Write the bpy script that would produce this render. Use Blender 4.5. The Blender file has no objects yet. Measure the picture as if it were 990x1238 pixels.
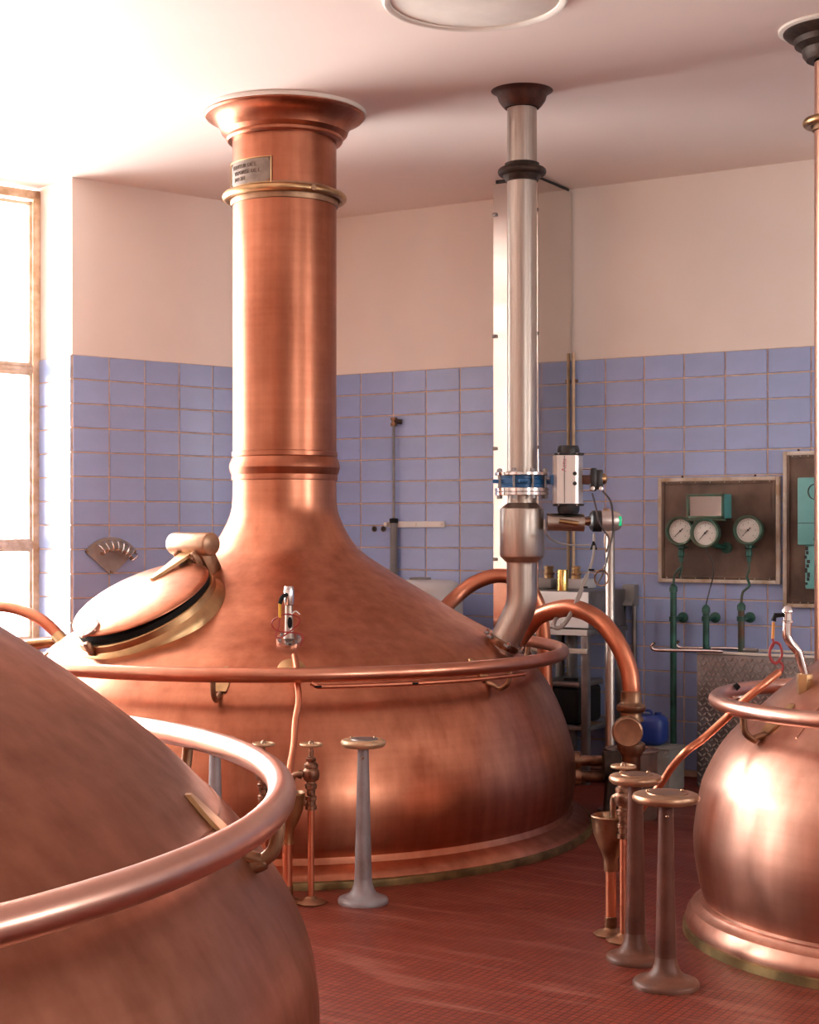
import bpy, bmesh, math, random
from mathutils import Vector, Matrix
random.seed(7)
sc = bpy.context.scene
COL = sc.collection
PI = math.pi

# ------------------------------------------------------------------ camera
F = 1900.0            # focal length in pixels of the 990x1238 frame
HC = 1.55             # eye height
DR = Vector((.8523, -.5231))          # direction of the back wall, seen from the camera
P0 = Vector((-.530, 11.19))           # room corner, seen from the camera (right, forward)
CAMX = -P0.dot(DR); CAMY = -P0.dot(Vector((.5231, .8523)))
cd = bpy.data.cameras.new('camera'); cam = bpy.data.objects.new('camera', cd); COL.objects.link(cam)
cd.sensor_fit = 'HORIZONTAL'; cd.sensor_width = 36; cd.lens = 36 * F / 990
cd.shift_y = 19 / 990; cd.clip_start = .05
cam.location = (CAMX, CAMY, HC); cam.rotation_euler = (PI / 2, 0, math.atan2(.5231, .8523))
sc.camera = cam

def W(xc, zc, z=0):                    # metres right / ahead of the eye, height above the floor -> world
    d = Vector((xc, zc)) - P0
    return Vector((d.dot(DR), d.dot(Vector((.5231, .8523))), z))
def VW(xc, zc, z=0):                   # the same for a direction
    d = Vector((xc, zc)); return Vector((d.dot(DR), d.dot(Vector((.5231, .8523))), z))
def P(px, py, Z):                      # where a sight line reaches distance Z
    return W((px - 495) / F * Z, Z, HC + (638 - py) / F * Z)
def WP(px, py, off=0.0):               # where a sight line meets the back wall (y = 0) or a plane in front of it
    u = (px - 495) / F
    dx = -.5231 + u * .8523; dy = .8523 + u * .5231
    s = (-off - CAMY) / dy
    return Vector((CAMX + s * dx, -off, HC + (638 - py) / F * s))

# ------------------------------------------------------------------ world, window light, exposure
CEIL = 3.75
wd = bpy.data.worlds.new('sky'); sc.world = wd; wd.use_nodes = True
bg = wd.node_tree.nodes['Background']; bg.inputs[0].default_value = (1.0, .985, .97, 1); bg.inputs[1].default_value = 21.5
sc.view_settings.view_transform = 'Standard'; sc.view_settings.look = 'None'
sc.view_settings.exposure = 0.28; sc.view_settings.gamma = 1.0; sc.view_settings.use_curve_mapping = False

LD = Vector((-.315, -.949, 0)).normalized()     # along the left wall, towards the camera
LN = Vector((LD.y, -LD.x, 0))                   # outwards through the left wall
WDEP = .43                                      # depth of the window reveal
LWIN = [(2.073, 4.6), (5.2, 7.8), (8.4, 11.0)]  # windows along the left wall
RWIN = [(-8.4, -7.0), (-3.6, -2.0)]                           # window in the right wall
WZ0, WZ1 = .75, 3.65
RX, RY = 10.5, -13.0
def portal(c, xdir, ydir_out, w, h):
    l = bpy.data.lights.new('window_daylight', 'AREA'); l.shape = 'RECTANGLE'; l.size = w; l.size_y = h
    l.cycles.is_portal = True
    o = bpy.data.objects.new('window_daylight', l); COL.objects.link(o)
    z = ydir_out.normalized(); x = xdir.normalized(); y = z.cross(x)
    o.matrix_world = Matrix(((x.x, y.x, z.x, c.x), (x.y, y.y, z.y, c.y), (x.z, y.z, z.z, c.z), (0, 0, 0, 1)))
for a, b in LWIN:
    portal(LD * ((a + b) / 2) + LN * (WDEP + .12) + Vector((0, 0, (WZ0 + WZ1) / 2)), LD, LN, b - a, WZ1 - WZ0)
for a, b in RWIN:
    portal(Vector((RX + .3, (a + b) / 2, 2.675)), Vector((0, 1, 0)), Vector((1, 0, 0)), b - a, 1.55)

# ------------------------------------------------------------------ materials
def nodes(m):
    m.use_nodes = True; nt = m.node_tree; return nt, nt.nodes['Principled BSDF']
def mat(name, col, rough=.5, metal=0., var=0., scale=4., stretch=(1, 1, 1), bump=0., bscale=60., dark=None, rvar=0., rnd=0., coat=0., spec=.5):
    m = bpy.data.materials.new(name); nt, b = nodes(m); N = nt.nodes; L = nt.links
    b.inputs['Roughness'].default_value = rough; b.inputs['Metallic'].default_value = metal
    b.inputs['Base Color'].default_value = (*col, 1); b.inputs['Coat Weight'].default_value = coat
    b.inputs['Specular IOR Level'].default_value = spec
    tc = N.new('ShaderNodeTexCoord'); mp = N.new('ShaderNodeMapping'); mp.inputs['Scale'].default_value = stretch
    L.new(tc.outputs['Object'], mp.inputs['Vector'])
    if var or dark or rvar:
        n = N.new('ShaderNodeTexNoise'); n.inputs['Scale'].default_value = scale; n.inputs['Detail'].default_value = 6
        L.new(mp.outputs[0], n.inputs['Vector'])
        if var or dark:
            d = dark or tuple(c * (1 - var) for c in col)
            r = N.new('ShaderNodeValToRGB'); r.color_ramp.elements[0].position = .35; r.color_ramp.elements[1].position = .65
            r.color_ramp.elements[0].color = (*d, 1); r.color_ramp.elements[1].color = (*col, 1)
            L.new(n.outputs['Fac'], r.inputs[0]); src = r.outputs[0]
            if rnd:
                oi = N.new('ShaderNodeObjectInfo'); hs = N.new('ShaderNodeHueSaturation')
                mr = N.new('ShaderNodeMapRange'); mr.inputs[3].default_value = 1 - rnd; mr.inputs[4].default_value = 1 + rnd
                L.new(oi.outputs['Random'], mr.inputs[0]); L.new(mr.outputs[0], hs.inputs['Value']); L.new(src, hs.inputs['Color']); src = hs.outputs[0]
            L.new(src, b.inputs['Base Color'])
        if rvar:
            q = N.new('ShaderNodeMapRange'); q.inputs[1].default_value = .3; q.inputs[2].default_value = .7
            q.inputs[3].default_value = rough - rvar; q.inputs[4].default_value = rough + rvar
            L.new(n.outputs['Fac'], q.inputs[0]); L.new(q.outputs[0], b.inputs['Roughness'])
    if bump:
        n2 = N.new('ShaderNodeTexNoise'); n2.inputs['Scale'].default_value = bscale; n2.inputs['Detail'].default_value = 3
        L.new(mp.outputs[0], n2.inputs['Vector'])
        bp = N.new('ShaderNodeBump'); bp.inputs['Strength'].default_value = bump; bp.inputs['Distance'].default_value = .01
        L.new(n2.outputs['Fac'], bp.inputs['Height']); L.new(bp.outputs[0], b.inputs['Normal'])
    return m

def copper_mat(name, c0, c1, rough, streak=1.0):
    m = bpy.data.materials.new(name); nt, b = nodes(m); N = nt.nodes; L = nt.links
    tc = N.new('ShaderNodeTexCoord')
    n1 = N.new('ShaderNodeTexNoise'); n1.inputs['Scale'].default_value = 1.6; n1.inputs['Detail'].default_value = 7; n1.inputs['Roughness'].default_value = .62
    L.new(tc.outputs['Object'], n1.inputs['Vector'])
    mp = N.new('ShaderNodeMapping'); mp.inputs['Scale'].default_value = (14, 14, .7); L.new(tc.outputs['Object'], mp.inputs['Vector'])
    n2 = N.new('ShaderNodeTexNoise'); n2.inputs['Scale'].default_value = 1.0; n2.inputs['Detail'].default_value = 5; L.new(mp.outputs[0], n2.inputs['Vector'])
    mp3 = N.new('ShaderNodeMapping'); mp3.inputs['Scale'].default_value = (1.5, 1.5, 40); L.new(tc.outputs['Object'], mp3.inputs['Vector'])
    n3 = N.new('ShaderNodeTexNoise'); n3.inputs['Scale'].default_value = 1.0; n3.inputs['Detail'].default_value = 4; L.new(mp3.outputs[0], n3.inputs['Vector'])
    a1 = N.new('ShaderNodeMath'); a1.operation = 'MULTIPLY_ADD'; L.new(n2.outputs['Fac'], a1.inputs[0]); a1.inputs[1].default_value = .55 * streak; L.new(n1.outputs['Fac'], a1.inputs[2])
    a2 = N.new('ShaderNodeMath'); a2.operation = 'MULTIPLY_ADD'; L.new(n3.outputs['Fac'], a2.inputs[0]); a2.inputs[1].default_value = .16 * streak; L.new(a1.outputs[0], a2.inputs[2])
    mid = .5 + .355 * streak
    r = N.new('ShaderNodeMapRange'); r.inputs[1].default_value = mid - .22; r.inputs[2].default_value = mid + .22; L.new(a2.outputs[0], r.inputs[0])
    cr = N.new('ShaderNodeValToRGB'); cr.color_ramp.elements[0].color = (*c0, 1); cr.color_ramp.elements[1].color = (*c1, 1)
    L.new(r.outputs[0], cr.inputs[0]); L.new(cr.outputs[0], b.inputs['Base Color'])
    q = N.new('ShaderNodeMapRange'); q.inputs[3].default_value = rough + .06; q.inputs[4].default_value = rough - .05
    L.new(r.outputs[0], q.inputs[0]); L.new(q.outputs[0], b.inputs['Roughness'])
    b.inputs['Metallic'].default_value = 1
    bp = N.new('ShaderNodeBump'); bp.inputs['Strength'].default_value = .06; bp.inputs['Distance'].default_value = .02
    L.new(n1.outputs['Fac'], bp.inputs['Height']); L.new(bp.outputs[0], b.inputs['Normal'])
    return m

MT = {}
MT['copper'] = copper_mat('copper_sheet', (.36, .12, .066), (.63, .265, .16), .34)
MT['copper_flue'] = copper_mat('copper_flue', (.27, .085, .046), (.49, .19, .112), .34)
MT['copper_dull'] = copper_mat('copper_sheet_dull', (.26, .10, .06), (.47, .21, .138), .37)
MT['copper_pale'] = copper_mat('copper_sheet_pale', (.46, .22, .155), (.68, .39, .30), .35)
MT['rail'] = copper_mat('copper_rail', (.56, .22, .135), (.74, .35, .24), .32, .4)
MT['rail_pale'] = copper_mat('copper_rail_pale', (.62, .34, .26), (.80, .50, .41), .30, .4)
MT['copper_pipe'] = copper_mat('copper_pipe', (.58, .19, .10), (.76, .32, .2), .36, .4)
MT['brass'] = mat('brass', (.60, .375, .19), .36, 1., .35, 9., rvar=.08)
MT['brass_dark'] = mat('aged_bronze', (.40, .23, .14), .42, 1., .45, 12., rvar=.1)
MT['bronze_valve'] = mat('bronze_valve', (.42, .25, .17), .36, 1., .5, 25., rvar=.1)
MT['bright_brass'] = mat('polished_brass', (.80, .58, .2), .16, 1.)
MT['steel'] = mat('brushed_stainless', (.50, .43, .38), .37, 1., .15, 3., (40, 40, 1.2), rvar=.05)
MT['mirror_steel'] = mat('polished_stainless', (.74, .70, .66), .10, 1., .06, 2., (1, 1, 1), bump=.012, bscale=3.)
MT['bright_steel'] = mat('bright_enamel', (.93, .92, .90), .25, .0, coat=.5)
MT['dark_reflection_glass'] = mat('dark_reflection_glass', (.30, .26, .25), .05, .9)  # dark reflection is painted into the glass colour
MT['treadtop'] = mat('worn_tread_steel', (.50, .45, .42), .42, .6, .2, 10.)
MT['chrome'] = mat('chrome', (.75, .72, .72), .15, 1.)
MT['old_iron'] = mat('old_iron', (.07, .045, .035), .5, .6, .5, 20., bump=.2)
MT['iron_red'] = mat('red_brown_iron', (.10, .035, .022), .5, .4, .5, 20., bump=.2)
MT['paint'] = mat('cream_wall_paint', (.90, .79, .715), .75, 0, .06, 1.3, bump=.05, bscale=25.)
MT['ceilpaint'] = mat('ceiling_paint', (.90, .76, .69), .6, 0, .05, .8, bump=.03, bscale=12.)
MT['white'] = mat('white_enamel', (.78, .76, .73), .35, 0, .05, 6.)
MT['offwhite'] = mat('white_plaster', (.80, .72, .64), .6, 0, .08, 9.)
MT['tile'] = mat('periwinkle_tile', (.365, .45, .735), .22, 0, .10, 5., rnd=.05, bump=.02, bscale=20.)
MT['grout'] = mat('tan_grout', (.74, .54, .42), .85, 0, .3, 14.)
MT['winframe'] = mat('tan_window_paint', (.80, .62, .46), .5, 0, dark=(.55, .35, .2), scale=14., stretch=(1, 1, 1))
MT['graypaint'] = mat('grey_lilac_paint', (.34, .325, .35), .42, .25, dark=(.24, .20, .20), scale=9., bump=.08)
MT['tan'] = mat('tan_bronze_top', (.62, .40, .24), .40, .55, .3, 18.)
MT['brownpost'] = mat('brown_painted_iron', (.135, .046, .03), .45, .0, .4, 10., rvar=.06, bump=.06, spec=.25)
MT['browntop'] = mat('brown_bronze_top', (.50, .28, .17), .36, .7, .35, 14.)
MT['brownfoot'] = mat('worn_brown_iron', (.165, .065, .04), .45, .0, .4, 14., spec=.3)
MT['black'] = mat('black_rubber', (.008, .007, .007), .7, spec=.2)
MT['blackp'] = mat('black_plastic', (.018, .018, .02), .35)
MT['alu'] = mat('anodised_aluminium', (.72, .64, .60), .34, .75, .06, 3., (20, 20, 1))
MT['blue'] = mat('blue_valve_paint', (.035, .17, .42), .35, .1, .3, 20.)
MT['bluecan'] = mat('blue_plastic', (.015, .04, .22), .35)
MT['green'] = mat('green_pipe_paint', (.03, .13, .095), .4, .2, dark=(.015, .06, .045), scale=14.)
MT['rustgreen'] = mat('rusty_green_pipe', (.03, .12, .09), .5, .2, dark=(.13, .055, .03), scale=7.)
MT['gaugegreen'] = mat('gauge_bezel_green', (.055, .14, .10), .35, .3, dark=(.09, .10, .06), scale=9.)
MT['teal'] = mat('teal_instrument_paint', (.09, .33, .33), .4, 0, .15, 12.)
MT['turq'] = mat('turquoise_paint', (.16, .44, .42), .4, 0, .12, 15.)
MT['board'] = mat('brown_board', (.19, .115, .08), .5, 0, dark=(.065, .038, .028), scale=7., stretch=(1, 1, .6), bump=.1)
MT['boardgrey'] = mat('dirty_grey_frame', (.70, .62, .54), .6, 0, dark=(.42, .29, .18), scale=8.)
MT['dial'] = mat('dial_white', (.72, .69, .64), .5)
MT['ink'] = mat('ink', (.03, .03, .03), .5)
MT['redink'] = mat('pink_ink', (.55, .06, .14), .5)
MT['red'] = mat('dark_red_cable', (.30, .025, .03), .4)
MT['yellow'] = mat('yellow_sleeve', (.72, .40, .03), .45)
MT['orange'] = mat('orange_sleeve', (.62, .24, .03), .45)
MT['grey'] = mat('grey_plastic', (.23, .22, .22), .45, 0, .1, 8.)
MT['graysteel'] = mat('dull_steel', (.30, .28, .28), .4, .8, .3, 10.)
MT['cablewhite'] = mat('pale_cable', (.36, .31, .28), .5)
MT['cablegrey'] = mat('grey_cable', (.16, .14, .14), .45)
MT['concrete'] = mat('grey_concrete', (.25, .23, .21), .8, 0, .3, 8., bump=.2)
MT['drum'] = mat('brown_drum_paint', (.18, .10, .075), .4, .3, .4, 9.)
MT['recess_shade'] = mat('dark_recess', (.02, .017, .015), .6)  # near-black colour stands in for shade inside gaps and holes
MT['plate'] = mat('engraved_plate', (.24, .185, .155), .42, .8, .3, 20.)
MT['fanplate'] = mat('worn_sheet_metal', (.40, .34, .31), .45, .25, .25, 14.)
MT['letters'] = mat('engraved_letters', (.12, .075, .055), .5, .6)
MT['tanpipe'] = mat('tan_painted_pipe', (.66, .46, .29), .5, .0, .25, 12.)
MT['baseband'] = mat('brass_base_band', (.30, .205, .09), .5, .85, .5, 10.)
MT['tank'] = mat('white_tank', (.62, .60, .60), .4, 0, .06, 4.)

def glow(name, col, s):
    m = mat(name, col, .3); b = m.node_tree.nodes['Principled BSDF']
    b.inputs['Emission Color'].default_value = (*col, 1); b.inputs['Emission Strength'].default_value = s; return m
MT['led'] = glow('green_indicator', (.01, .45, .2), .6)

def glass_mat():
    m = bpy.data.materials.new('window_glass'); m.use_nodes = True; nt = m.node_tree; N = nt.nodes; L = nt.links
    N.remove(N['Principled BSDF']); out = N['Material Output']
    t = N.new('ShaderNodeBsdfTransparent'); t.inputs[0].default_value = (.96, .97, .97, 1)
    g = N.new('ShaderNodeBsdfGlossy'); g.inputs['Roughness'].default_value = .03
    fr = N.new('ShaderNodeFresnel'); fr.inputs[0].default_value = 1.3
    mx = N.new('ShaderNodeMixShader'); L.new(fr.outputs[0], mx.inputs[0]); L.new(t.outputs[0], mx.inputs[1]); L.new(g.outputs[0], mx.inputs[2])
    L.new(mx.outputs[0], out.inputs[0]); return m
MT['glass'] = glass_mat()

def floor_mat():
    m = bpy.data.materials.new('red_mosaic_floor'); nt, b = nodes(m); N = nt.nodes; L = nt.links
    tc = N.new('ShaderNodeTexCoord')
    br = N.new('ShaderNodeTexBrick'); br.offset = 0.0; br.squash = 1.0
    br.inputs['Scale'].default_value = 1.0; br.inputs['Brick Width'].default_value = .027; br.inputs['Row Height'].default_value = .027
    br.inputs['Mortar Size'].default_value = .0024; br.inputs['Mortar Smooth'].default_value = .3; br.inputs['Bias'].default_value = 0
    br.inputs['Color1'].default_value = (.175, .027, .014, 1); br.inputs['Color2'].default_value = (.23, .038, .019, 1); br.inputs['Mortar'].default_value = (.05, .014, .011, 1)
    L.new(tc.outputs['Object'], br.inputs['Vector'])
    n = N.new('ShaderNodeTexNoise'); n.inputs['Scale'].default_value = 1.1; n.inputs['Detail'].default_value = 8; n.inputs['Roughness'].default_value = .65
    L.new(tc.outputs['Object'], n.inputs['Vector'])
    mp = N.new('ShaderNodeMapping'); mp.inputs['Rotation'].default_value = (0, 0, .5); mp.inputs['Scale'].default_value = (1.2, 9, 1); L.new(tc.outputs['Object'], mp.inputs['Vector'])
    n2 = N.new('ShaderNodeTexNoise'); n2.inputs['Scale'].default_value = 1.4; n2.inputs['Detail'].default_value = 6; L.new(mp.outputs[0], n2.inputs['Vector'])
    s1 = N.new('ShaderNodeMapRange'); s1.inputs[1].default_value = .52; s1.inputs[2].default_value = .80; s1.inputs[4].default_value = .55; L.new(n2.outputs['Fac'], s1.inputs[0])
    mx = N.new('ShaderNodeMixRGB'); mx.inputs[2].default_value = (.42, .18, .13, 1); L.new(s1.outputs[0], mx.inputs[0]); L.new(br.outputs[0], mx.inputs[1])
    s2 = N.new('ShaderNodeMapRange'); s2.inputs[1].default_value = .35; s2.inputs[2].default_value = .6; s2.inputs[3].default_value = .35; s2.inputs[4].default_value = 0; L.new(n.outputs['Fac'], s2.inputs[0])
    mx2 = N.new('ShaderNodeMixRGB'); mx2.inputs[2].default_value = (.15, .035, .025, 1); L.new(s2.outputs[0], mx2.inputs[0]); L.new(mx.outputs[0], mx2.inputs[1])
    L.new(mx2.outputs[0], b.inputs['Base Color'])
    q = N.new('ShaderNodeMapRange'); q.inputs[1].default_value = .3; q.inputs[2].default_value = .7; q.inputs[3].default_value = .30; q.inputs[4].default_value = .52; b.inputs['Specular IOR Level'].default_value = .22; L.new(n.outputs['Fac'], q.inputs[0]); L.new(q.outputs[0], b.inputs['Roughness'])
    bp = N.new('ShaderNodeBump'); bp.inputs['Strength'].default_value = .5; bp.inputs['Distance'].default_value = .003; bp.invert = True
    L.new(br.outputs['Fac'], bp.inputs['Height']); L.new(bp.outputs[0], b.inputs['Normal'])
    return m
MT['floor'] = floor_mat()

# ------------------------------------------------------------------ mesh helpers
def frame(o, x, y, z):
    return Matrix(((x.x, y.x, z.x, o.x), (x.y, y.y, z.y, o.y), (x.z, y.z, z.z, o.z), (0, 0, 0, 1)))
def zframe(o, z, xhint=None):
    z = Vector(z).normalized()
    h = Vector(xhint) if xhint is not None else (Vector((1, 0, 0)) if abs(z.x) < .8 else Vector((0, 1, 0)))
    x = (h - z * h.dot(z)).normalized(); y = z.cross(x)
    return frame(Vector(o), x, y, z)
def spline(pts, n=8, closed=False):
    pts = [Vector(p) for p in pts]; out = []; m = len(pts)
    rng = range(m if closed else m - 1)
    for i in rng:
        if closed: a, b, c, d = pts[i - 1], pts[i], pts[(i + 1) % m], pts[(i + 2) % m]
        else: a, b, c, d = pts[max(i - 1, 0)], pts[i], pts[i + 1], pts[min(i + 2, m - 1)]
        for k in range(n):
            t = k / n
            out.append(.5 * ((2 * b) + (c - a) * t + (2 * a - 5 * b + 4 * c - d) * t * t + (3 * b - a - 3 * c + d) * t ** 3))
    if not closed: out.append(pts[-1])
    return out
def root_of(o):
    while o.parent: o = o.parent
    return o
class MB:
    def __init__(s): s.v = []; s.f = []
    def add(s, vs, fs, M=None):
        b = len(s.v); s.v += [(M @ Vector(v)) if M is not None else Vector(v) for v in vs]
        s.f += [[i + b for i in f] for f in fs]; return s
    def box(s, c, size, M=None, bev=0.0, seg=2):
        bm = bmesh.new(); bmesh.ops.create_cube(bm, size=1)
        for v in bm.verts: v.co = Vector((v.co.x * size[0] + c[0], v.co.y * size[1] + c[1], v.co.z * size[2] + c[2]))
        if bev: bmesh.ops.bevel(bm, geom=bm.edges[:], offset=min(bev, min(size) * .45), segments=seg, profile=.5, affect='EDGES')
        bm.verts.index_update(); s.add([v.co.copy() for v in bm.verts], [[v.index for v in f.verts] for f in bm.faces], M); bm.free(); return s
    def lathe(s, prof, M=None, n=32, a0=0., a1=2 * PI, cap=True):
        full = abs(a1 - a0 - 2 * PI) < 1e-6; m = n if full else n + 1
        vs = []; fs = []
        for r, z in prof:
            for k in range(m):
                a = a0 + (a1 - a0) * k / n; vs.append((r * math.cos(a), r * math.sin(a), z))
        for i in range(len(prof) - 1):
            for k in range(n):
                k2 = (k + 1) % m; q = [i * m + k, i * m + k2, (i + 1) * m + k2, (i + 1) * m + k]
                fs.append(q)
        if cap and full:
            if prof[0][0] > 1e-4: fs.append(list(range(m))[::-1])
            if prof[-1][0] > 1e-4: fs.append([(len(prof) - 1) * m + k for k in range(m)])
        return s.add(vs, fs, M)
    def tube(s, pts, r, n=12, closed=False, caps=True, flat=None):
        pts = [Vector(p) for p in pts]; m = len(pts); rs = r if isinstance(r, (list, tuple)) else [r] * m
        tang = []
        for i in range(m):
            if closed: t = pts[(i + 1) % m] - pts[i - 1]
            else: t = pts[min(i + 1, m - 1)] - pts[max(i - 1, 0)]
            tang.append(t.normalized() if t.length > 1e-9 else Vector((0, 0, 1)))
        up = Vector((0, 0, 1)) if abs(tang[0].z) < .9 else Vector((1, 0, 0))
        nrm = (up - tang[0] * up.dot(tang[0])).normalized(); vs = []; fs = []
        for i in range(m):
            nrm = (nrm - tang[i] * nrm.dot(tang[i])).normalized(); bi = tang[i].cross(nrm)
            for k in range(n):
                a = 2 * PI * k / n; fx = flat if flat else 1
                vs.append(pts[i] + nrm * (math.cos(a) * rs[i] * fx) + bi * (math.sin(a) * rs[i]))
        for i in range(m if closed else m - 1):
            j = (i + 1) % m
            for k in range(n): fs.append([i * n + k, i * n + (k + 1) % n, j * n + (k + 1) % n, j * n + k])
        if caps and not closed: fs.append(list(range(n))[::-1]); fs.append([(m - 1) * n + k for k in range(n)])
        return s.add(vs, fs)
    def cyl(s, a, b, r, r2=None, n=20):
        a = Vector(a); b = Vector(b); return s.lathe([(r, 0), (r if r2 is None else r2, (b - a).length)], zframe(a, b - a), n)
    def ball(s, c, r, n=16, M=None, sz=1.0):
        k = n // 2; pr = [(max(math.sin(PI * i / k) * r, 1e-5), -math.cos(PI * i / k) * r * sz) for i in range(k + 1)]
        T = Matrix.Translation(Vector(c)); return s.lathe(pr, (M @ T) if M is not None else T, n, cap=False)
    def prism(s, poly, z0, z1, M=None):
        n = len(poly); vs = [(x, y, z0) for x, y in poly] + [(x, y, z1) for x, y in poly]
        fs = [list(range(n))[::-1], [n + i for i in range(n)]] + [[i, (i + 1) % n, n + (i + 1) % n, n + i] for i in range(n)]
        return s.add(vs, fs, M)
    def build(s, name, m, parent=None, loc=None, ang=.7):
        me = bpy.data.meshes.new(name)
        base = Vector(root_of(parent).location) if parent else (Vector(loc) if loc is not None else Vector((0, 0, 0)))
        me.from_pydata([tuple(v - base) for v in s.v], [], s.f)
        bm = bmesh.new(); bm.from_mesh(me); bmesh.ops.recalc_face_normals(bm, faces=bm.faces); bm.to_mesh(me); bm.free()
        me.polygons.foreach_set('use_smooth', [True] * len(me.polygons)); me.set_sharp_from_angle(angle=ang); me.update()
        me.materials.append(MT[m] if isinstance(m, str) else m)
        o = bpy.data.objects.new(name, me); COL.objects.link(o)
        if parent: o.parent = parent
        else: o.location = base
        return o
def tag(o, label, cat, group=None):
    o['label'] = label; o['category'] = cat
    if group: o['group'] = group
    return o
def thing(name, label, cat, loc, group=None):
    o = bpy.data.objects.new(name, None); COL.objects.link(o); o.location = loc; o.empty_display_size = .1
    return tag(o, label, cat, group)
def struct(o): o['kind'] = 'structure'; return o
def ring_pts(c, r, n=96): return [Vector((c.x + r * math.cos(2 * PI * k / n), c.y + r * math.sin(2 * PI * k / n), c.z)) for k in range(n)]
def text_geo(txt, size, depth):
    cu = bpy.data.curves.new('lettering', 'FONT'); cu.body = txt; cu.size = size; cu.extrude = depth; cu.align_x = 'CENTER'; cu.resolution_u = 2
    o = bpy.data.objects.new('lettering', cu); COL.objects.link(o)
    dg = bpy.context.evaluated_depsgraph_get(); me = bpy.data.meshes.new_from_object(o.evaluated_get(dg))
    vs = [v.co.copy() for v in me.vertices]; fs = [list(p.vertices) for p in me.polygons]
    bpy.data.objects.remove(o); bpy.data.curves.remove(cu); bpy.data.meshes.remove(me); return vs, fs

# ================================================================== THE ROOM
LEND = 13.0
q0 = Vector((0, 0, 0)); qe = LD * (13.0 / .949)
foot = [(-.3, .3), (RX + .3, .3), (RX + .3, RY - .3), (qe.x - 1.2, RY - .3), (-1.0, .3)]
foot = [((LN * .75).x, (LN * .75).y + .3), (RX + .45, .35), (RX + .45, RY - .35), (qe.x + LN.x * .75, RY - .35)]
struct(MB().prism(foot, -.2, 0).build('floor', 'floor'))
struct(MB().prism(foot, CEIL, CEIL + .2).build('ceiling', 'ceilpaint'))
wb = struct(MB().box((RX / 2 - .15, .15, CEIL / 2), (RX + .9, .3, CEIL)).build('wall_back', 'paint'))
# left wall: piers between the windows, sill wall under them
Lm = frame(Vector((0, 0, 0)), LD, LN, Vector((0, 0, 1)))       # x along the wall, y outwards, z up
wl = struct(MB().box((LWIN[0][0] / 2 - .0, .35, CEIL / 2), (LWIN[0][0], .70, CEIL), Lm).build('wall_left', 'paint'))
for i, (a, b) in enumerate([(LWIN[0][1], LWIN[1][0]), (LWIN[1][1], LWIN[2][0]), (LWIN[2][1], 14.3)]):
    struct(MB().box(((a + b) / 2, .35, CEIL / 2), (b - a, .70, CEIL), Lm).build('wall_left_pier', 'paint'))
for a, b in LWIN:
    struct(MB().box(((a + b) / 2, .35, WZ0 / 2), (b - a, .70, WZ0), Lm).build('wall_left_sill', 'paint'))
# right wall with windows, rear wall
def rseg(y0, y1, z0, z1): struct(MB().box((RX + .15, (y0 + y1) / 2, (z0 + z1) / 2), (.3, y1 - y0, z1 - z0)).build('wall_right', 'paint'))
ys = [RY - .3] + [v for w in RWIN for v in w] + [0]
for i in range(0, len(ys), 2): rseg(ys[i], ys[i + 1], 0, CEIL)
for a, b in RWIN: rseg(a, b, 0, 1.9); rseg(a, b, 3.45, CEIL)
struct(MB().box(((RX + qe.x) / 2, RY - .15, CEIL / 2), (RX - qe.x + 1.6, .3, CEIL)).build('wall_rear', 'paint'))

# ---- tiles, each one a piece of its own
TH, TTOP, TP = .153, 2.637, .006
def tile_mesh(w, h, name='tile'):
    e = .003; g = .0075
    x, z = w / 2 - g / 2, h / 2 - g / 2
    vs = [(-x, 0, -z), (x, 0, -z), (x, 0, z), (-x, 0, z), (-x + e, -TP, -z + e), (x - e, -TP, -z + e), (x - e, -TP, z - e), (-x + e, -TP, z - e)]
    fs = [[4, 5, 6, 7], [0, 1, 5, 4], [1, 2, 6, 5], [2, 3, 7, 6], [3, 0, 4, 7]]
    me = bpy.data.meshes.new(name); me.from_pydata(vs, [], fs); me.materials.append(MT['tile']); return me
def tile_run(parent, M, edges, rows=17):
    cache = {}
    for a, b in zip(edges[:-1], edges[1:]):
        key = round(b - a, 3)
        if key not in cache: cache[key] = tile_mesh(b - a, TH)
        for r in range(rows):
            o = bpy.data.objects.new('tile', cache[key]); COL.objects.link(o); o.parent = parent
            jit = Matrix.Rotation(random.uniform(-.0025, .0025), 4, 'X') @ Matrix.Rotation(random.uniform(-.0025, .0025), 4, 'Z')
            o.matrix_local = M @ Matrix.Translation(((a + b) / 2, random.uniform(-.0006, .0006), TTOP - TH * (r + .5))) @ jit
tb = [.0, .224] + [.224 + .268 * k for k in range(1, 17)]
MB().box((RX / 2, -.001, TTOP / 2), (RX, .008, TTOP)).build('grout', 'grout', wb)
Bm = Matrix.Translation((0, -.005, 0))
tile_run(wb, Bm, tb)
far = MB(); x = tb[-1]
while x < RX - .27:
    for r in range(17):
        far.box((x + .134, -.0095, TTOP - TH * (r + .5)), (.2645, .009, TH - .0035))
    x += .268
fo = far.build('tile_field', 'tile', wb); fo['kind'] = 'stuff'
# left pier: room face uses LD/LN; face towards the room is y = 0 of Lm with outward +y
MB().box((LWIN[0][0] / 2, -.001, TTOP / 2), (LWIN[0][0], .008, TTOP), Lm).build('grout', 'grout', wl)
step = LWIN[0][0] / 8
tile_run(wl, Lm @ Matrix.Translation((0, -.005, 0)), [step * k for k in range(9)])
# reveal of the window bay
Rm = frame(LD * LWIN[0][0], LN, LD * -1, Vector((0, 0, 1)))      # x outwards, y into the pier
MB().box((WDEP / 2, -.001, TTOP / 2), (WDEP, .008, TTOP), Rm).build('grout', 'grout', wl)
tile_run(wl, Rm @ Matrix.Translation((0, -.005, 0)), [0.0, WDEP])

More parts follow.
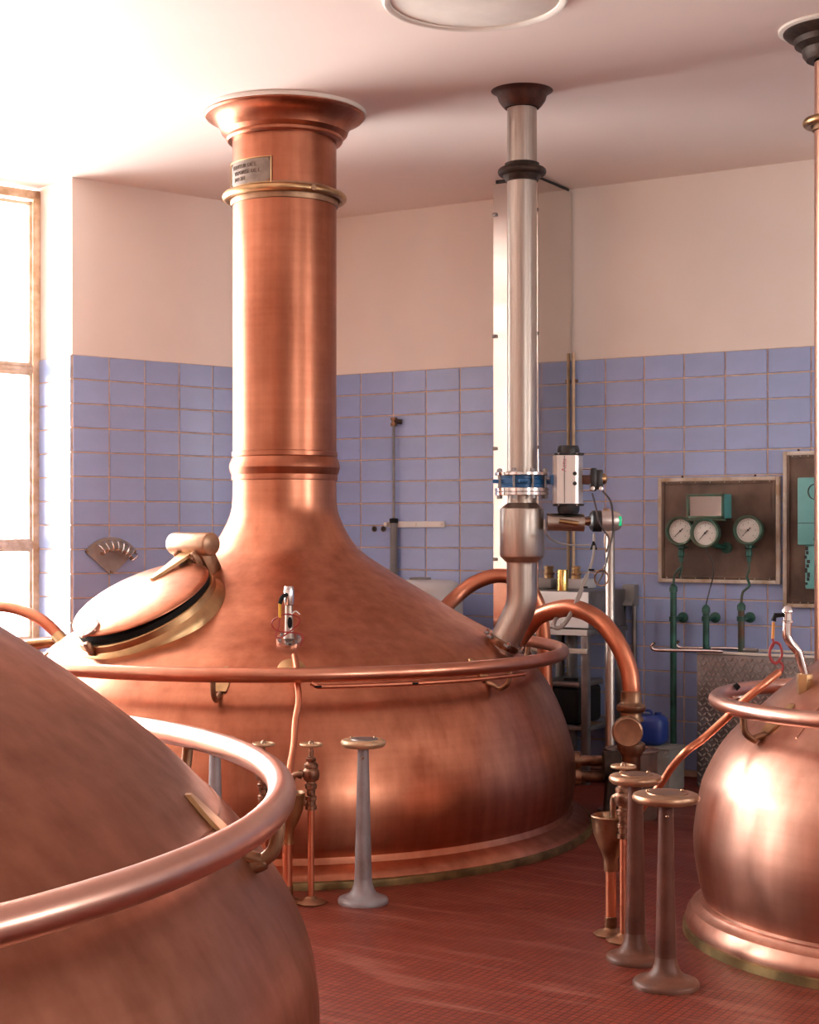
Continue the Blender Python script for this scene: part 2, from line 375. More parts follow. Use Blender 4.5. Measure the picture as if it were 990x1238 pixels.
# ---- windows
def make_window(name, M, x0, x1, z0, z1, trans, mull):
    c = M @ Vector(((x0 + x1) / 2, 0, z0))
    w = MB()
    for xx in (x0 + .025, x1 - .025): w.box((xx, .03, (z0 + z1) / 2), (.05, .07, z1 - z0), M, .006)
    w.box(((x0 + x1) / 2, .03, z1 - .03), (x1 - x0, .07, .06), M, .006); w.box(((x0 + x1) / 2, .03, z0 + .03), (x1 - x0, .07, .06), M, .006)
    o = w.build(name, 'winframe', loc=c); struct(o)
    for zt in trans: MB().box(((x0 + x1) / 2, .025, zt), (x1 - x0 - .1, .06, .055), M, .006).build('transom', 'winframe', o)
    for xm in mull: MB().box((xm, .028, (z0 + z1) / 2), (.05, .05, z1 - z0 - .12), M, .006).build('mullion', 'winframe', o)
    xs = [x0 + .05] + list(mull) + [x1 - .05]; zs = [z0 + .06] + list(trans) + [z1 - .06]
    for i in range(len(xs) - 1):
        for k in range(len(zs) - 1):
            a, b = xs[i], xs[i + 1]; lo, hi = zs[k], zs[k + 1]
            sash = MB()
            for xx in (a + .02, b - .02): sash.box((xx, .005, (lo + hi) / 2), (.022, .03, hi - lo - .03), M, .003)
            for zz in (lo + .03, hi - .03): sash.box(((a + b) / 2, .005, zz), (b - a - .02, .03, .022), M, .003)
            sash.build('sash', 'winframe', o)
            MB().box(((a + b) / 2, .012, (lo + hi) / 2), (b - a - .03, .004, hi - lo - .05), M).build('pane', 'glass', o)
    return o
wn = 0
for a, b in LWIN:
    wn += 1
    make_window('window_%d' % wn, Lm @ Matrix.Translation((0, WDEP, 0)), a, b, WZ0, CEIL - .02 if wn == 1 else CEIL - .02, (1.437, 2.573), [a + (b - a) * k / 3 for k in (1, 2)])
Rw = frame(Vector((RX + .15, 0, 0)), Vector((0, 1, 0)), Vector((1, 0, 0)), Vector((0, 0, 1)))
for a, b in RWIN:
    wn += 1
    make_window('window_%d' % wn, Rw, a, b, 1.9, 3.45, (2.8,), [(a + b) / 2])

# ---- round hatch cover on the ceiling
hc = W(.27, 6.49, CEIL)
t = thing('ceiling_hatch', 'round white cover plate with raised rim on the ceiling', 'ceiling cover', hc - Vector((0, 0, .05)))
MB().lathe([(.001, -.022), (.345, -.022), (.35, -.02), (.352, 0), (.001, 0)], Matrix.Translation(hc), 96).build('cover_plate', 'offwhite', t)
MB().lathe([(.35, 0), (.35, -.028), (.36, -.036), (.375, -.036), (.382, -.028), (.382, 0)], Matrix.Translation(hc), 96, cap=False).build('rim', 'offwhite', t)

# ================================================================== BREW KETTLES
def prof_r(prof, z):
    for (r0, z0), (r1, z1) in zip(prof[:-1], prof[1:]):
        if z0 >= z >= z1: return r0 + (r1 - r0) * (z0 - z) / (z0 - z1)
    return prof[-1][0] if z < prof[-1][1] else prof[0][0]
def prof_z(prof, r):
    best = None
    for (r0, z0), (r1, z1) in zip(prof[:-1], prof[1:]):
        if r0 <= r <= r1: return z0 + (z1 - z0) * (r - r0) / max(r1 - r0, 1e-6)
    return prof[-1][1]
def az_px(cx, cz, R, px):              # azimuth on the camera side at which radius R shows at column px
    best = min(range(-900, 901), key=lambda k: abs(495 + F * (cx + R * math.sin(k / 10 * PI / 180)) / (cz - R * math.cos(k / 10 * PI / 180)) - px))
    return best / 10 * PI / 180
class Kettle:
    def __init__(s, name, label, cx, cz, prof, base, mats, rail, seam=None):
        s.cx, s.cz = cx, cz; s.c = W(cx, cz, 0); s.t = thing(name, label, 'brewing kettle', s.c)
        s.prof = [(p.x, p.y) for p in spline([(r, z, 0) for r, z in prof], 6)]
        s.T = Matrix.Translation(s.c)
        s.body = MB().lathe(s.prof, s.T, 160, cap=False).build('kettle_body', mats[0], s.t, ang=1.2)
        MB().lathe(base[0], s.T, 160, cap=False).build('base_ring', mats[0], s.t, ang=.5)
        MB().lathe(base[1], s.T, 160, cap=False).build('base_band', 'baseband', s.t, ang=.5)
        s.R, s.rz, s.rr = rail
        MB().tube(ring_pts(s.c + Vector((0, 0, s.rz)), s.R, 160), s.rr, 16, closed=True).build('handrail', mats[1], s.t)
        if seam:
            for z in seam:
                r = prof_r(s.prof, z); MB().lathe([(prof_r(s.prof, z + .004) - .001, z + .004), (r + .0015, z + .002), (r + .0015, z - .002), (prof_r(s.prof, z - .004) - .001, z - .004)], s.T, 160, cap=False).build('seam', mats[0], s.t)
    def dir(s, az): return VW(math.sin(az), -math.cos(az))
    def pt(s, az, r, z): return s.c + s.dir(az) * r + Vector((0, 0, z))
    def surf(s, az, z, off=0.): return s.pt(az, prof_r(s.prof, z) + off, z)
    def bracket(s, az, m='brass_dark', k=1.0):
        z = s.rz; R = s.R; d = s.dir(az); tg = Vector((-d.y, d.x, 0))
        rs = lambda zz: prof_r(s.prof, zz)
        path = [s.pt(az, rs(z - .09 * k) - .01, z - .09 * k), s.pt(az, rs(z - .10 * k) + .035, z - .105 * k), s.pt(az, R - .055 * k, z - .115 * k), s.pt(az, R - .012, z - .085 * k), s.pt(az, R, z - .02)]
        b = MB().tube(spline(path, 6), .0125 * k, 12, flat=1.0).build('handrail_bracket', m, s.t)
        # tapered tongue riveted to the shell behind the rail
        tp = MB(); n = 8; L = .13 * k; vs = []; fs = []
        for i in range(n + 1):
            f_ = i / n; zz = z + .012 * k - f_ * .10 * k; w = (.010 + .022 * math.sin(f_ * PI * .75)) * k
            for lift in (-.003, .009):
                for sg in (-1, 1): vs.append(s.pt(az, rs(zz) + lift, zz + .004) + tg * (w * sg))
        for i in range(n):
            a = i * 4; c = a + 4
            fs += [[a, a + 1, c + 1, c], [a + 2, c + 2, c + 3, a + 3], [a, c, c + 2, a + 2], [a + 1, a + 3, c + 3, c + 1]]
        fs += [[0, 2, 3, 1], [n * 4, n * 4 + 1, n * 4 + 3, n * 4 + 2]]
        tp.add(vs, fs).build('mounting_tongue', 'brass', b)

# ---- the big kettle in the middle
CX, CZ = -.661, 8.32
mprof = [(.273, 1.83), (.273, 1.796), (.278, 1.664), (.301, 1.585), (.353, 1.489), (.416, 1.418), (.544, 1.331), (.674, 1.252), (.804, 1.174), (.931, 1.096), (1.057, 1.028), (1.167, .965), (1.284, .862), (1.379, .756), (1.462, .594), (1.515, .424), (1.533, .296), (1.522, .17), (1.50, .09)]
mbase = ([(1.49, .115), (1.508, .112), (1.513, .098), (1.52, .085), (1.545, .075), (1.58, .058), (1.60, .042), (1.607, .03)], [(1.607, .034), (1.622, .03), (1.625, .02), (1.625, 0)])
K1 = Kettle('brew_kettle', 'large copper brewing kettle with tall chimney and round manhole lid', CX, CZ, mprof, mbase, ('copper', 'rail'), (1.466, .906, .033), seam=None)
for px in (262, 603): K1.bracket(az_px(CX, CZ, 1.40, px))
for a in (-1.25, 2.0, 2.7, 3.4, 4.1, 4.7): K1.bracket(a)
T1 = K1.T
pr = .274
MB().lathe([(pr, 1.82), (pr, 3.62)], T1, 96, cap=False).build('chimney', 'copper_flue', K1.t)
MB().lathe([(pr - .002, 1.952), (pr + .006, 1.948), (pr + .006, 1.925), (pr + .002, 1.92), (pr + .009, 1.905), (pr + .017, 1.885), (pr + .019, 1.865), (pr + .013, 1.842), (pr + .006, 1.828), (pr + .007, 1.818), (pr + .006, 1.80), (pr - .002, 1.797)], T1, 96, cap=False).build('neck_ring', 'copper_flue', K1.t, ang=.35)
cr = MB().lathe([(pr - .005, 3.585), (pr + .026, 3.585), (pr + .034, 3.595), (pr + .034, 3.61), (pr + .045, 3.618), (pr + .058, 3.63), (pr + .066, 3.655), (pr + .082, 3.68), (pr + .11, 3.70), (pr + .14, 3.712), (pr + .148, 3.722), (pr + .148, 3.735)], T1, 96, cap=False).build('chimney_crown', 'copper_flue', K1.t, ang=.45)
MB().lathe([(pr, 3.733), (pr + .155, 3.728), (pr + .158, 3.731), (pr + .158, CEIL - .001), (pr, CEIL - .001)], T1, 96, cap=False).build('ceiling_flange', 'offwhite', K1.t)
cl = MB().lathe([(pr - .002, 3.33), (pr + .01, 3.328), (pr + .012, 3.30), (pr + .012, 3.262), (pr + .008, 3.245), (pr - .002, 3.243)], T1, 96, cap=False).build('chimney_collar', 'brass_dark', K1.t)
MB().tube(ring_pts(K1.c + Vector((0, 0, 3.292)), pr + .034, 96), .021, 12, closed=True).build('collar_ring', 'brass', cl)
for a in (.55, 2.6, -1.6):
    MB().tube([K1.pt(a, pr + .005, 3.29), K1.pt(a, pr + .055, 3.292)], .016, 10).build('ring_clamp', 'brass_dark', cl)
# name plate bent round the chimney
def wrap(vs, az0, r, z): return [K1.pt(az0 + v[0] / r, r + v[2], z + v[1]) for v in vs]
azp, zp = -.70, 3.386; hw, hh = .150, .068
vs = []; fs = []; n = 16
for i in range(n + 1):
    x = -hw + 2 * hw * i / n
    for (yy, dz) in ((-hh, .004), (hh, .004), (hh, .012), (-hh, .012)): vs.append((x, yy, dz))
for i in range(n):
    a = i * 4; c = a + 4
    for k in range(4): fs.append([a + k, a + (k + 1) % 4, c + (k + 1) % 4, c + k])
fs += [[0, 1, 2, 3], [n * 4 + 3, n * 4 + 2, n * 4 + 1, n * 4]]
npl = MB().add(wrap(vs, azp, pr, zp), fs).build('name_plate', 'plate', K1.t)
bd = MB()
for sgn in (-1, 1):
    bd.tube(wrap([(-hw + 2 * hw * i / n, sgn * (hh - .003), .014) for i in range(n + 1)], azp, pr, zp), .0035, 6)
    bd.tube(wrap([(sgn * (hw - .003), -hh + 2 * hh * i / 4, .014) for i in range(5)], azp, pr, zp), .0035, 6)
bd.build('plate_border', 'brass', npl)
for sx in (-1, 1):
    for sy in (-1, 1):
        MB().ball(wrap([(sx * (hw - .016), sy * (hh - .014), .013)], azp, pr, zp)[0], .006, 8).build('rivet', 'brass_dark', npl)
for txt, yy, xx in (('VENTEUR DE L', .030, -.022), ('VAPORISE DE L', -.002, -.002), ('NO 201', -.034, -.045)):
    v, f_ = text_geo(txt, .030, .001)
    MB().add(wrap([(p.x * .92 + xx, p.y + yy - .008, p.z + .0135) for p in v], azp, pr, zp), f_).build('plate_lettering', 'letters', npl, ang=.3)

# manhole with lid, dark ring for the lid gap and counterweight hinge
rd = Vector((-.693, -.72)); rd.normalize()
Or = .885; Oz = prof_z(K1.prof, Or)
dO = K1.c + VW(rd.x * Or, rd.y * Or, Oz)
zs2 = prof_z(K1.prof, Or + .12) - prof_z(K1.prof, Or - .12); sl = Vector((.24, zs2)).normalized()   # r,z tangent (outwards, down)
e2 = (VW(-rd.x, -rd.y) * sl.x + Vector((0, 0, -sl.y))).normalized()
e1 = VW(-rd.y, rd.x).normalized()
if e1.dot(VW(1, 0)) < 0: e1 = -e1
nn = e1.cross(e2).normalized()
if nn.z < 0: nn = -nn
D = frame(dO, e1, e2, nn)
mh = MB().lathe([(.395, -.05), (.392, -.015), (.38, .005), (.366, .02), (.362, .05), (.357, .056), (.32, .056), (.315, .05), (.315, -.05)], D, 80, cap=False).build('manhole_rim', 'brass', K1.t, ang=.5)
MB().lathe([(.345, .05), (.345, .082), (.30, .082), (.30, .03), (.001, .03)], D, 64, cap=False).build('lid_gap_shade', 'black', mh)  # black ring and disc stand in for shade in the lid gap and opening
piv = Vector((0, .40, .06)); Dl = D @ Matrix.Translation(piv) @ Matrix.Rotation(math.radians(-2.5), 4, 'X') @ Matrix.Translation(-piv)
lid = MB().lathe([(.001, .125), (.10, .1235), (.2, .118), (.28, .108), (.325, .097), (.345, .087), (.352, .078), (.352, .074), (.34, .071), (.001, .071)], Dl, 80, cap=False).build('manhole_lid', 'copper', K1.t, ang=.9)
hz = MB().prism([(-.012, 0), (.012, 0), (.05, .27), (-.05, .27)], 0, .016, Dl @ Matrix.Translation((0, .10, .119)) @ Matrix.Rotation(math.radians(1.5), 4, 'X')).build('lid_arm', 'brass', lid)
hg = MB()
hg.lathe([(.05, -.15), (.056, -.146), (.058, -.14), (.058, .14), (.056, .146), (.05, .15)], Dl @ Matrix.Translation((.0, .405, .16)) @ Matrix.Rotation(PI / 2, 4, 'Y'), 32)
hg.build('counterweight', 'browntop', lid)
MB().box((.0, .405, .07), (.20, .09, .16), D, .02).build('hinge_block', 'brass_dark', mh)
for sx in (-1, 1):
    MB().box((sx * .07, .37, .11), (.022, .09, .09), D, .01).build('hinge_lug', 'brass_dark', mh)
lt = MB().lathe([(.001, .02), (.045, .02), (.055, .012), (.055, 0), (.001, 0)], Dl @ Matrix.Translation((.0, -.325, .095)) @ Matrix.Rotation(.25, 4, 'X'), 28, cap=False).build('latch', 'chrome', lid)
MB().box((0, -.37, .05), (.04, .03, .07), D, .008).build('latch_keeper', 'brass_dark', mh)

# level probe on the front of the dome
az = az_px(CX, CZ, 1.06, 349)
def surf_frame(K, az, r):
    z = prof_z(K.prof, r); dz = prof_z(K.prof, r + .05) - prof_z(K.prof, r - .05)
    d = K.dir(az); n = (d * (-dz) + Vector((0, 0, .1))).normalized(); o = K.pt(az, r, z); tx = Vector((-d.y, d.x, 0))
    return frame(o, tx, n.cross(tx), n), o, n
M, o, n_ = surf_frame(K1, az, 1.06)
sp = MB().lathe([(.058, -.006), (.060, .004), (.058, .014), (.03, .016), (.001, .016)], M, 32, cap=False).build('probe_flange', 'chrome', K1.t)
for k in range(6):
    a = k * PI / 3 + .3; MB().lathe([(.007, .012), (.007, .024), (.001, .025)], M @ Matrix.Translation((.045 * math.cos(a), .045 * math.sin(a), 0)), 8).build('bolt', 'graysteel', sp)
up = Vector((0, 0, 1))
MB().tube([o + n_ * .01, o + up * .04, o + up * .17], [.026, .021, .018], 16).build('probe_stem', 'steel', sp)
MB().lathe([(.018, 0), (.024, .004), (.026, .03), (.025, .07), (.02, .088), (.001, .092)], Matrix.Translation(o + up * .165), 20).build('probe_head', 'chrome', sp)
fc = -K1.dir(az); rt = VW(1, 0)
MB().tube(spline([o + up * .215 - fc * .02 - rt * .01, o + up * .205 - fc * .04 - rt * .03, o + up * .175 - fc * .04 - rt * .042], 5), .010, 8).build('plug', 'black', sp)
MB().cyl(o + up * .175 - fc * .04 - rt * .042, o + up * .11 - fc * .04 - rt * .042, .007, n=10).build('cable_sleeve', 'yellow', sp)
c0 = o + up * .08 - fc * .04
loop = [c0 + up * .03 - rt * .042, c0 - up * .02 - rt * .05, c0 - up * .055 - rt * .062, c0 - up * .058 - rt * .03, c0 + up * .005 + rt * .045, c0 + up * .035 + rt * .035, c0 + up * .045 - rt * .02, c0 + up * .01 - rt * .078, c0 - up * .03 - rt * .055, c0 - up * .04 + rt * .02, c0 - up * .055 + rt * .065, c0 - up * .10 + rt * .05]
MB().tube(spline(loop, 6), .0035, 6).build('probe_cable', 'red', sp)
MB().tube(spline([c0 + up * .045 + rt * .012, c0 + up * .06 + rt * .03, c0 + up * .045 + rt * .05], 4), .003, 6).build('cable_tie', 'white', sp)
MB().ball(o + up * .085 - fc * .016 + rt * .004, .012, 12, sz=2.4).build('stem_slot', 'black', sp)
# semicircular brass patch behind the rail below the probe
M2, o2, n2 = surf_frame(K1, az_px(CX, CZ, 1.2, 352), 1.235)
MB().lathe([(.062, -.004), (.064, .006), (.058, .010), (.001, .012)], M2, 28, cap=False).build('brass_patch', 'brass', K1.t)
# thin copper drain tube running down to the funnel
pth = [P(356, 793, 7.12), P(358, 806, 7.02), P(359, 822, 6.90), P(361, 846, 6.80), P(357, 872, 6.74), P(355, 900, 6.66), P(351, 925, 6.56), P(349, 945, 6.53)]
MB().tube(spline(pth, 6), .0145, 12).build('drain_tube', 'copper_pipe', K1.t)
# cable with clips under the rail
cb = [K1.pt(az_px(CX, CZ, 1.49, px), 1.475, .906 - .052) for px in range(385, 640, 12)]
cbo = MB().tube([K1.pt(az_px(CX, CZ, 1.49, 376), 1.475, .872)] + cb, .0105, 8).build('rail_cable', 'copper_pipe', K1.t)
for px in (385, 503): MB().tube(ring_pts(K1.pt(az_px(CX, CZ, 1.49, px), 1.475, .856), .014, 12), .005, 6, closed=True).build('cable_clip', 'black', cbo)
# copper tube entering the dome at its left shoulder
pth = [P(76, 776, 8.25), P(66, 763, 8.27), P(48, 748, 8.3), P(25, 738, 8.35), P(0, 733, 8.4), P(-40, 734, 8.5), P(-70, 750, 8.55), P(-80, 800, 8.6), P(-82, 900, 8.6), ]
a_ = spline(pth, 6); a_.append(Vector((a_[-1].x, a_[-1].y, 0.0)))
ct = thing('copper_hose', 'curved copper tube arching from floor into left shoulder of kettle beside window', 'pipe', Vector((a_[-1].x, a_[-1].y, 0)))
MB().tube(a_, .030, 14).build('tube', 'copper_pipe', ct)
MB().tube([P(78, 779, 8.22), P(70, 769, 8.26)], .037, 16).build('coupling', 'brass', ct)
bt = MB().tube([P(80, 774, 8.45), P(38, 778, 8.5)], .021, 12); bt.tube(spline([P(38, 778, 8.5), P(28, 782, 8.5), P(26, 800, 8.5), P(26, 900, 8.5)], 5), .021, 12)
bt.build('brass_stub_pipe', 'brass', K1.t)
# two flanged outlet pipes low on the right side
for py, rr in ((919, .028), (938, .032)):
    a = P(680, py, 8.25); b = P(733, py + 1, 8.28)
    q = MB().cyl(a, b, rr, n=18).build('outlet_pipe', 'bronze_valve', K1.t)
    MB().cyl(P(694, py, 8.26), P(701, py, 8.26), rr + .02, n=18).build('outlet_flange', 'bronze_valve', q)

# ---- big copper pipe arcs behind and right of the kettle
pth = [P(625, 775, 8.42), P(640, 757, 8.4), P(655, 743, 8.3), P(690, 735, 8.15), P(722, 748, 8.02), P(745, 775, 7.95), P(759, 806, 7.92), P(763, 830, 7.90), P(763, 845, 7.90)]
e = P(763, 845, 7.9)
cp = thing('copper_swan_neck', 'thick copper swan neck pipe with bronze globe valve beside large kettle', 'pipe', Vector((e.x, e.y, 0)))
MB().tube(spline(pth, 8), .046, 18).build('bent_pipe', 'copper_pipe', cp)
zz = lambda py: HC + (638 - py) / F * 7.9
ax = Matrix.Translation((e.x, e.y, 0))
MB().lathe([(.046, zz(835)), (.052, zz(836)), (.053, zz(848)), (.058, zz(850)), (.072, zz(853)), (.074, zz(857)), (.066, zz(860)), (.055, zz(861)), (.055, zz(867)), (.062, zz(869)), (.062, zz(872))], ax, 32).build('pipe_union', 'brass_dark', cp)
bc = P(758, 883, 7.9)
vb = MB().ball(bc, .074, 28).build('valve_globe', 'brass_dark', cp)
fr_ = zframe(bc, VW(-.1, -1))
MB().lathe([(.074, .02), (.078, .05), (.074, .078), (.068, .082), (.05, .078), (.001, .08)], fr_, 36).build('valve_cover', 'browntop', vb)
MB().lathe([(.046, 0), (.046, zz(915)), (.052, zz(912)), (.07, zz(906)), (.07, zz(899)), (.06, zz(897))], ax, 32).build('lower_pipe', 'brass_dark', cp)
pth = [P(515, 760, 9.15), P(535, 738, 9.3), P(552, 721, 9.4), P(575, 704, 9.42), P(603, 696, 9.42), P(632, 704, 9.42), P(650, 730, 9.42), P(657, 770, 9.42), P(659, 830, 9.42)]
a_ = spline(pth, 8); g0 = Vector((a_[-1].x, a_[-1].y, 0)); a_.append(g0)
cp2 = thing('copper_return_pipe', 'copper pipe arching up behind dome of large kettle', 'pipe', g0)
MB().tube(a_, .044, 16).build('bent_pipe', 'copper_pipe', cp2)
MB().lathe([(.044, 0), (.085, 0), (.085, .015), (.05, .02), (.044, .02)], Matrix.Translation(g0), 24, cap=False).build('floor_flange', 'brass_dark', cp2)

# ---- kettle in the foreground on the left
LX, LZ = -1.985, 3.20
lprof = [(.30, 2.0), (.31, 1.86), (.36, 1.76), (.48, 1.655), (.66, 1.56), (.86, 1.462), (1.0, 1.39), (1.107, 1.334), (1.247, 1.238), (1.402, 1.118), (1.495, 1.04), (1.568, .966), (1.633, .90), (1.687, .83), (1.736, .755), (1.777, .668), (1.795, .58), (1.80, .50), (1.795, .40), (1.775, .27), (1.74, .13), (1.73, .09)]
lbase = ([(1.73, .12), (1.75, .115), (1.76, .09), (1.80, .07), (1.86, .05), (1.875, .03)], [(1.872, .034), (1.89, .03), (1.893, 0)])
K2 = Kettle('brew_kettle', 'copper brewing kettle in front of window, smooth dome without visible lid', LX, LZ, lprof, lbase, ('copper_dull', 'rail_pale'), (1.72, .99, .0305), seam=(.945,))
for px in (330,): K2.bracket(az_px(LX, LZ, 1.70, px), 'brass_dark', 1.15)
azr = az_px(LX, LZ, 1.70, 330)
for k in range(1, 10): K2.bracket(azr + k * 2 * PI / 10, 'brass_dark', 1.15)
MB().lathe([(.30, 1.98), (.30, CEIL - .005)], K2.T, 64, cap=False).build('chimney', 'copper_dull', K2.t)
MB().lathe([(.29, 3.585), (.335, 3.60), (.36, 3.65), (.42, 3.70), (.45, 3.73), (.45, CEIL - .001)], K2.T, 64, cap=False).build('chimney_crown', 'copper_dull', K2.t)
MB().lathe([(.298, 2.04), (.315, 2.02), (.32, 1.99), (.315, 1.96), (.298, 1.95)], K2.T, 64, cap=False).build('neck_ring', 'copper_dull', K2.t)

# ---- small kettle on the right
RXc, RZc = 1.92, 5.95
rprof = [(.02, 1.30), (.12, 1.255), (.24, 1.155), (.35, 1.051), (.41, 1.006), (.456, .968), (.515, .918), (.60, .84), (.672, .775), (.727, .71), (.776, .623), (.806, .546), (.829, .407), (.832, .318), (.815, .205), (.795, .125), (.79, .10)]
rbase = ([(.785, .135), (.80, .132), (.802, .122), (.812, .118), (.822, .105), (.842, .095), (.858, .07), (.864, .045), (.862, .03)], [(.862, .034), (.872, .03), (.874, 0)])
K3 = Kettle('small_brew_kettle', 'small rounded copper kettle on flared base ring beside brown pedestals', RXc, RZc, rprof, rbase, ('copper_pale', 'rail_pale'), (.745, .887, .030))
azb = az_px(RXc, RZc, .72, 905); K3.bracket(azb, 'brass_dark', 1.0)
for k in range(1, 6): K3.bracket(azb + k * PI / 3, 'brass_dark', 1.0)
# seam rib up the cone
MB().tube([K3.surf(az_px(RXc, RZc, .55, 985), z, .001) for z in (1.04, 1.0, .95, .9, .86, .8)], .006, 6, flat=.6).build('cone_rib', 'copper_pale', K3.t)
# probe: brass socket and bent chrome stem
azs = az_px(RXc, RZc, .49, 967)
zsock = prof_z(K3.prof, .47); so = K3.pt(azs, .47, zsock)
sk = MB().lathe([(.030, -.05), (.030, .048), (.027, .052), (.001, .052)], Matrix.Translation(so), 6).build('probe_socket', 'brass', K3.t)
s1 = so + up * .05
dz_ = so - Vector((CAMX, CAMY, 0)); Zs = VW(0, 1).dot(Vector((dz_.x, dz_.y, 0)))
pth = [s1, P(967, 795, Zs), P(964, 787, Zs), P(957, 779, Zs), P(952, 771, Zs), P(951, 762, Zs), P(952, 752, Zs)]
MB().tube(spline(pth, 6), [.0165] * 37, 14).build('probe_stem', 'chrome', sk)
MB().lathe([(.018, 0), (.021, .002), (.021, .006), (.017, .009), (.016, .036), (.022, .040), (.022, .046), (.012, .062), (.001, .066)], Matrix.Translation(P(952, 753, Zs)), 18).build('probe_head', 'chrome', sk)
MB().tube([P(951, 743, Zs), P(937, 744, Zs), P(935, 751, Zs)], [.006, .010, .010], 8).build('plug', 'black', sk)
MB().cyl(P(935, 752, Zs), P(934, 772, Zs), .006, n=8).build('cable_sleeve', 'orange', sk)
pth = [P(934, 772, Zs), P(935, 779, Zs), P(930, 788, Zs), P(933, 799, Zs), P(939, 801, Zs), P(945, 792, Zs), P(943, 780, Zs), P(936, 777, Zs), P(931, 784, Zs), P(931, 794, Zs), P(937, 802, Zs), P(942, 800, Zs), P(946, 804, Zs), P(945, 811, Zs), P(939, 816, Zs)]
MB().tube(spline(pth, 6), .005, 8).build('probe_cable', 'red', sk)
pth = [P(941, 813, Zs - .02), P(920, 830, Zs - .08), P(897, 849, Zs - .06), P(880, 866, Zs - .02), P(850, 893, Zs), P(830, 908, 5.8), P(812, 928, 5.88), P(800, 946, 5.92), P(780, 972, 5.95), P(758, 996, 5.97)]
MB().tube(spline(pth, 6), .0145, 12).build('drain_tube', 'copper_pipe', K3.t)
MB().tube([P(945, 810, Zs + .02), P(912, 835, Zs - .02), P(897, 852, Zs - .05)], .008, 8).build('thin_tube', 'copper_pipe', K3.t)
# spare plug lying inside the rail
MB().tube([P(893, 828, 6.35), P(886, 834, 6.35)], [.012, .016], 8).build('loose_plug', 'black', K3.t)
MB().cyl(P(882, 836, 6.34), P(880, 846, 6.3), .007, n=8).build('loose_sleeve', 'yellow', K3.t)
MB().cyl(P(880, 846, 6.3), P(905, 842, 6.25), .01, n=8).build('loose_clamp', 'chrome', K3.t)

# ---- copper vent pipe rising behind the small kettle
vz = 6.92; vr = .075; vp = W((985 - 495) / F * vz + vr, vz, 0)
vt = thing('vent_pipe', 'slim copper vent pipe with brass ring and dark ceiling crown behind small kettle', 'pipe', vp)
Tv = Matrix.Translation(vp)
MB().lathe([(vr, 0), (vr, 3.6)], Tv, 40, cap=False).build('pipe', 'copper_pale', vt)
MB().lathe([(vr, 3.61), (vr + .035, 3.61), (vr + .05, 3.63), (vr + .055, 3.655), (vr + .085, 3.675), (vr + .09, 3.70), (vr + .12, 3.715), (vr + .135, 3.73), (vr + .135, 3.738)], Tv, 48, cap=False).build('ceiling_crown', 'old_iron', vt, ang=.5)
MB().lathe([(vr, 3.736), (vr + .15, 3.734), (vr + .155, 3.738), (vr + .155, CEIL - .001), (vr, CEIL - .001)], Tv, 48, cap=False).build('ceiling_flange', 'offwhite', vt)
cl = MB().lathe([(vr, 3.365), (vr + .01, 3.36), (vr + .01, 3.30), (vr, 3.295)], Tv, 40, cap=False).build('collar', 'brass_dark', vt)
MB().tube(ring_pts(vp + Vector((0, 0, 3.335)), vr + .032, 48), .02, 12, closed=True).build('collar_ring', 'brass', cl)

# ================================================================== STAINLESS VAPOUR PIPE AND VALVE
SZ = 7.92; SX = (631 - 495) / F * SZ; s0 = W(SX, SZ, 0); zy = lambda py: HC + (638 - py) / F * SZ
st = thing('stainless_pipe', 'brushed stainless pipe with blue butterfly valve standing on kettle shoulder', 'pipe', s0 + Vector((0, 0, .92)))
Ts = Matrix.Translation(s0)
MB().lathe([(.075, zy(574)), (.075, 3.66)], Ts, 48, cap=False).build('upper_pipe', 'steel', st)
MB().lathe([(.076, zy(131)), (.088, zy(131)), (.10, zy(128)), (.118, zy(122)), (.125, zy(116)), (.14, zy(112)), (.158, zy(110)), (.163, zy(106)), (.158, zy(102)), (.14, zy(101)), (.135, CEIL - .001)], Ts, 48, cap=False).build('ceiling_crown', 'iron_red', st, ang=.6)
cl = MB().lathe([(.076, zy(197)), (.087, zy(198)), (.087, zy(203)), (.096, zy(206)), (.096, zy(214)), (.086, zy(217)), (.082, zy(220)), (.076, zy(220))], Ts, 40, cap=False).build('pipe_collar', 'old_iron', st)
MB().tube(ring_pts(s0 + Vector((0, 0, zy(208))), .102, 48), .021, 12, closed=True).build('collar_ring', 'old_iron', cl)
# flanges, blue valve disc, bolts
for a, b in ((571, 575), (590, 594.5), (595, 599)):
    MB().lathe([(.07, zy(a)), (.134, zy(a)), (.136, zy(a) - .002), (.136, zy(b) + .002), (.134, zy(b)), (.07, zy(b))], Ts, 48, cap=False).build('flange', 'chrome', st)
vd = MB().lathe([(.06, zy(575)), (.105, zy(575.5)), (.105, zy(579)), (.11, zy(580)), (.11, zy(585)), (.105, zy(586)), (.105, zy(589.5)), (.06, zy(590))], Ts, 48, cap=False).build('valve_body', 'blue', st)
rtv = VW(1, 0)
Mr = frame(s0 + Vector((0, 0, zy(582))), VW(1, 0), VW(0, 1), Vector((0, 0, 1)))
for k in range(4):
    a = k * PI / 2; MB().box((.125 * math.cos(a), .125 * math.sin(a), 0), (.05, .05, .02), Mr @ Matrix.Identity(4), .006).build('valve_lug', 'blue', vd)
MB().box((.155, -.01, -.004), (.09, .04, .022), Mr, .006).build('valve_stem', 'blue', vd)
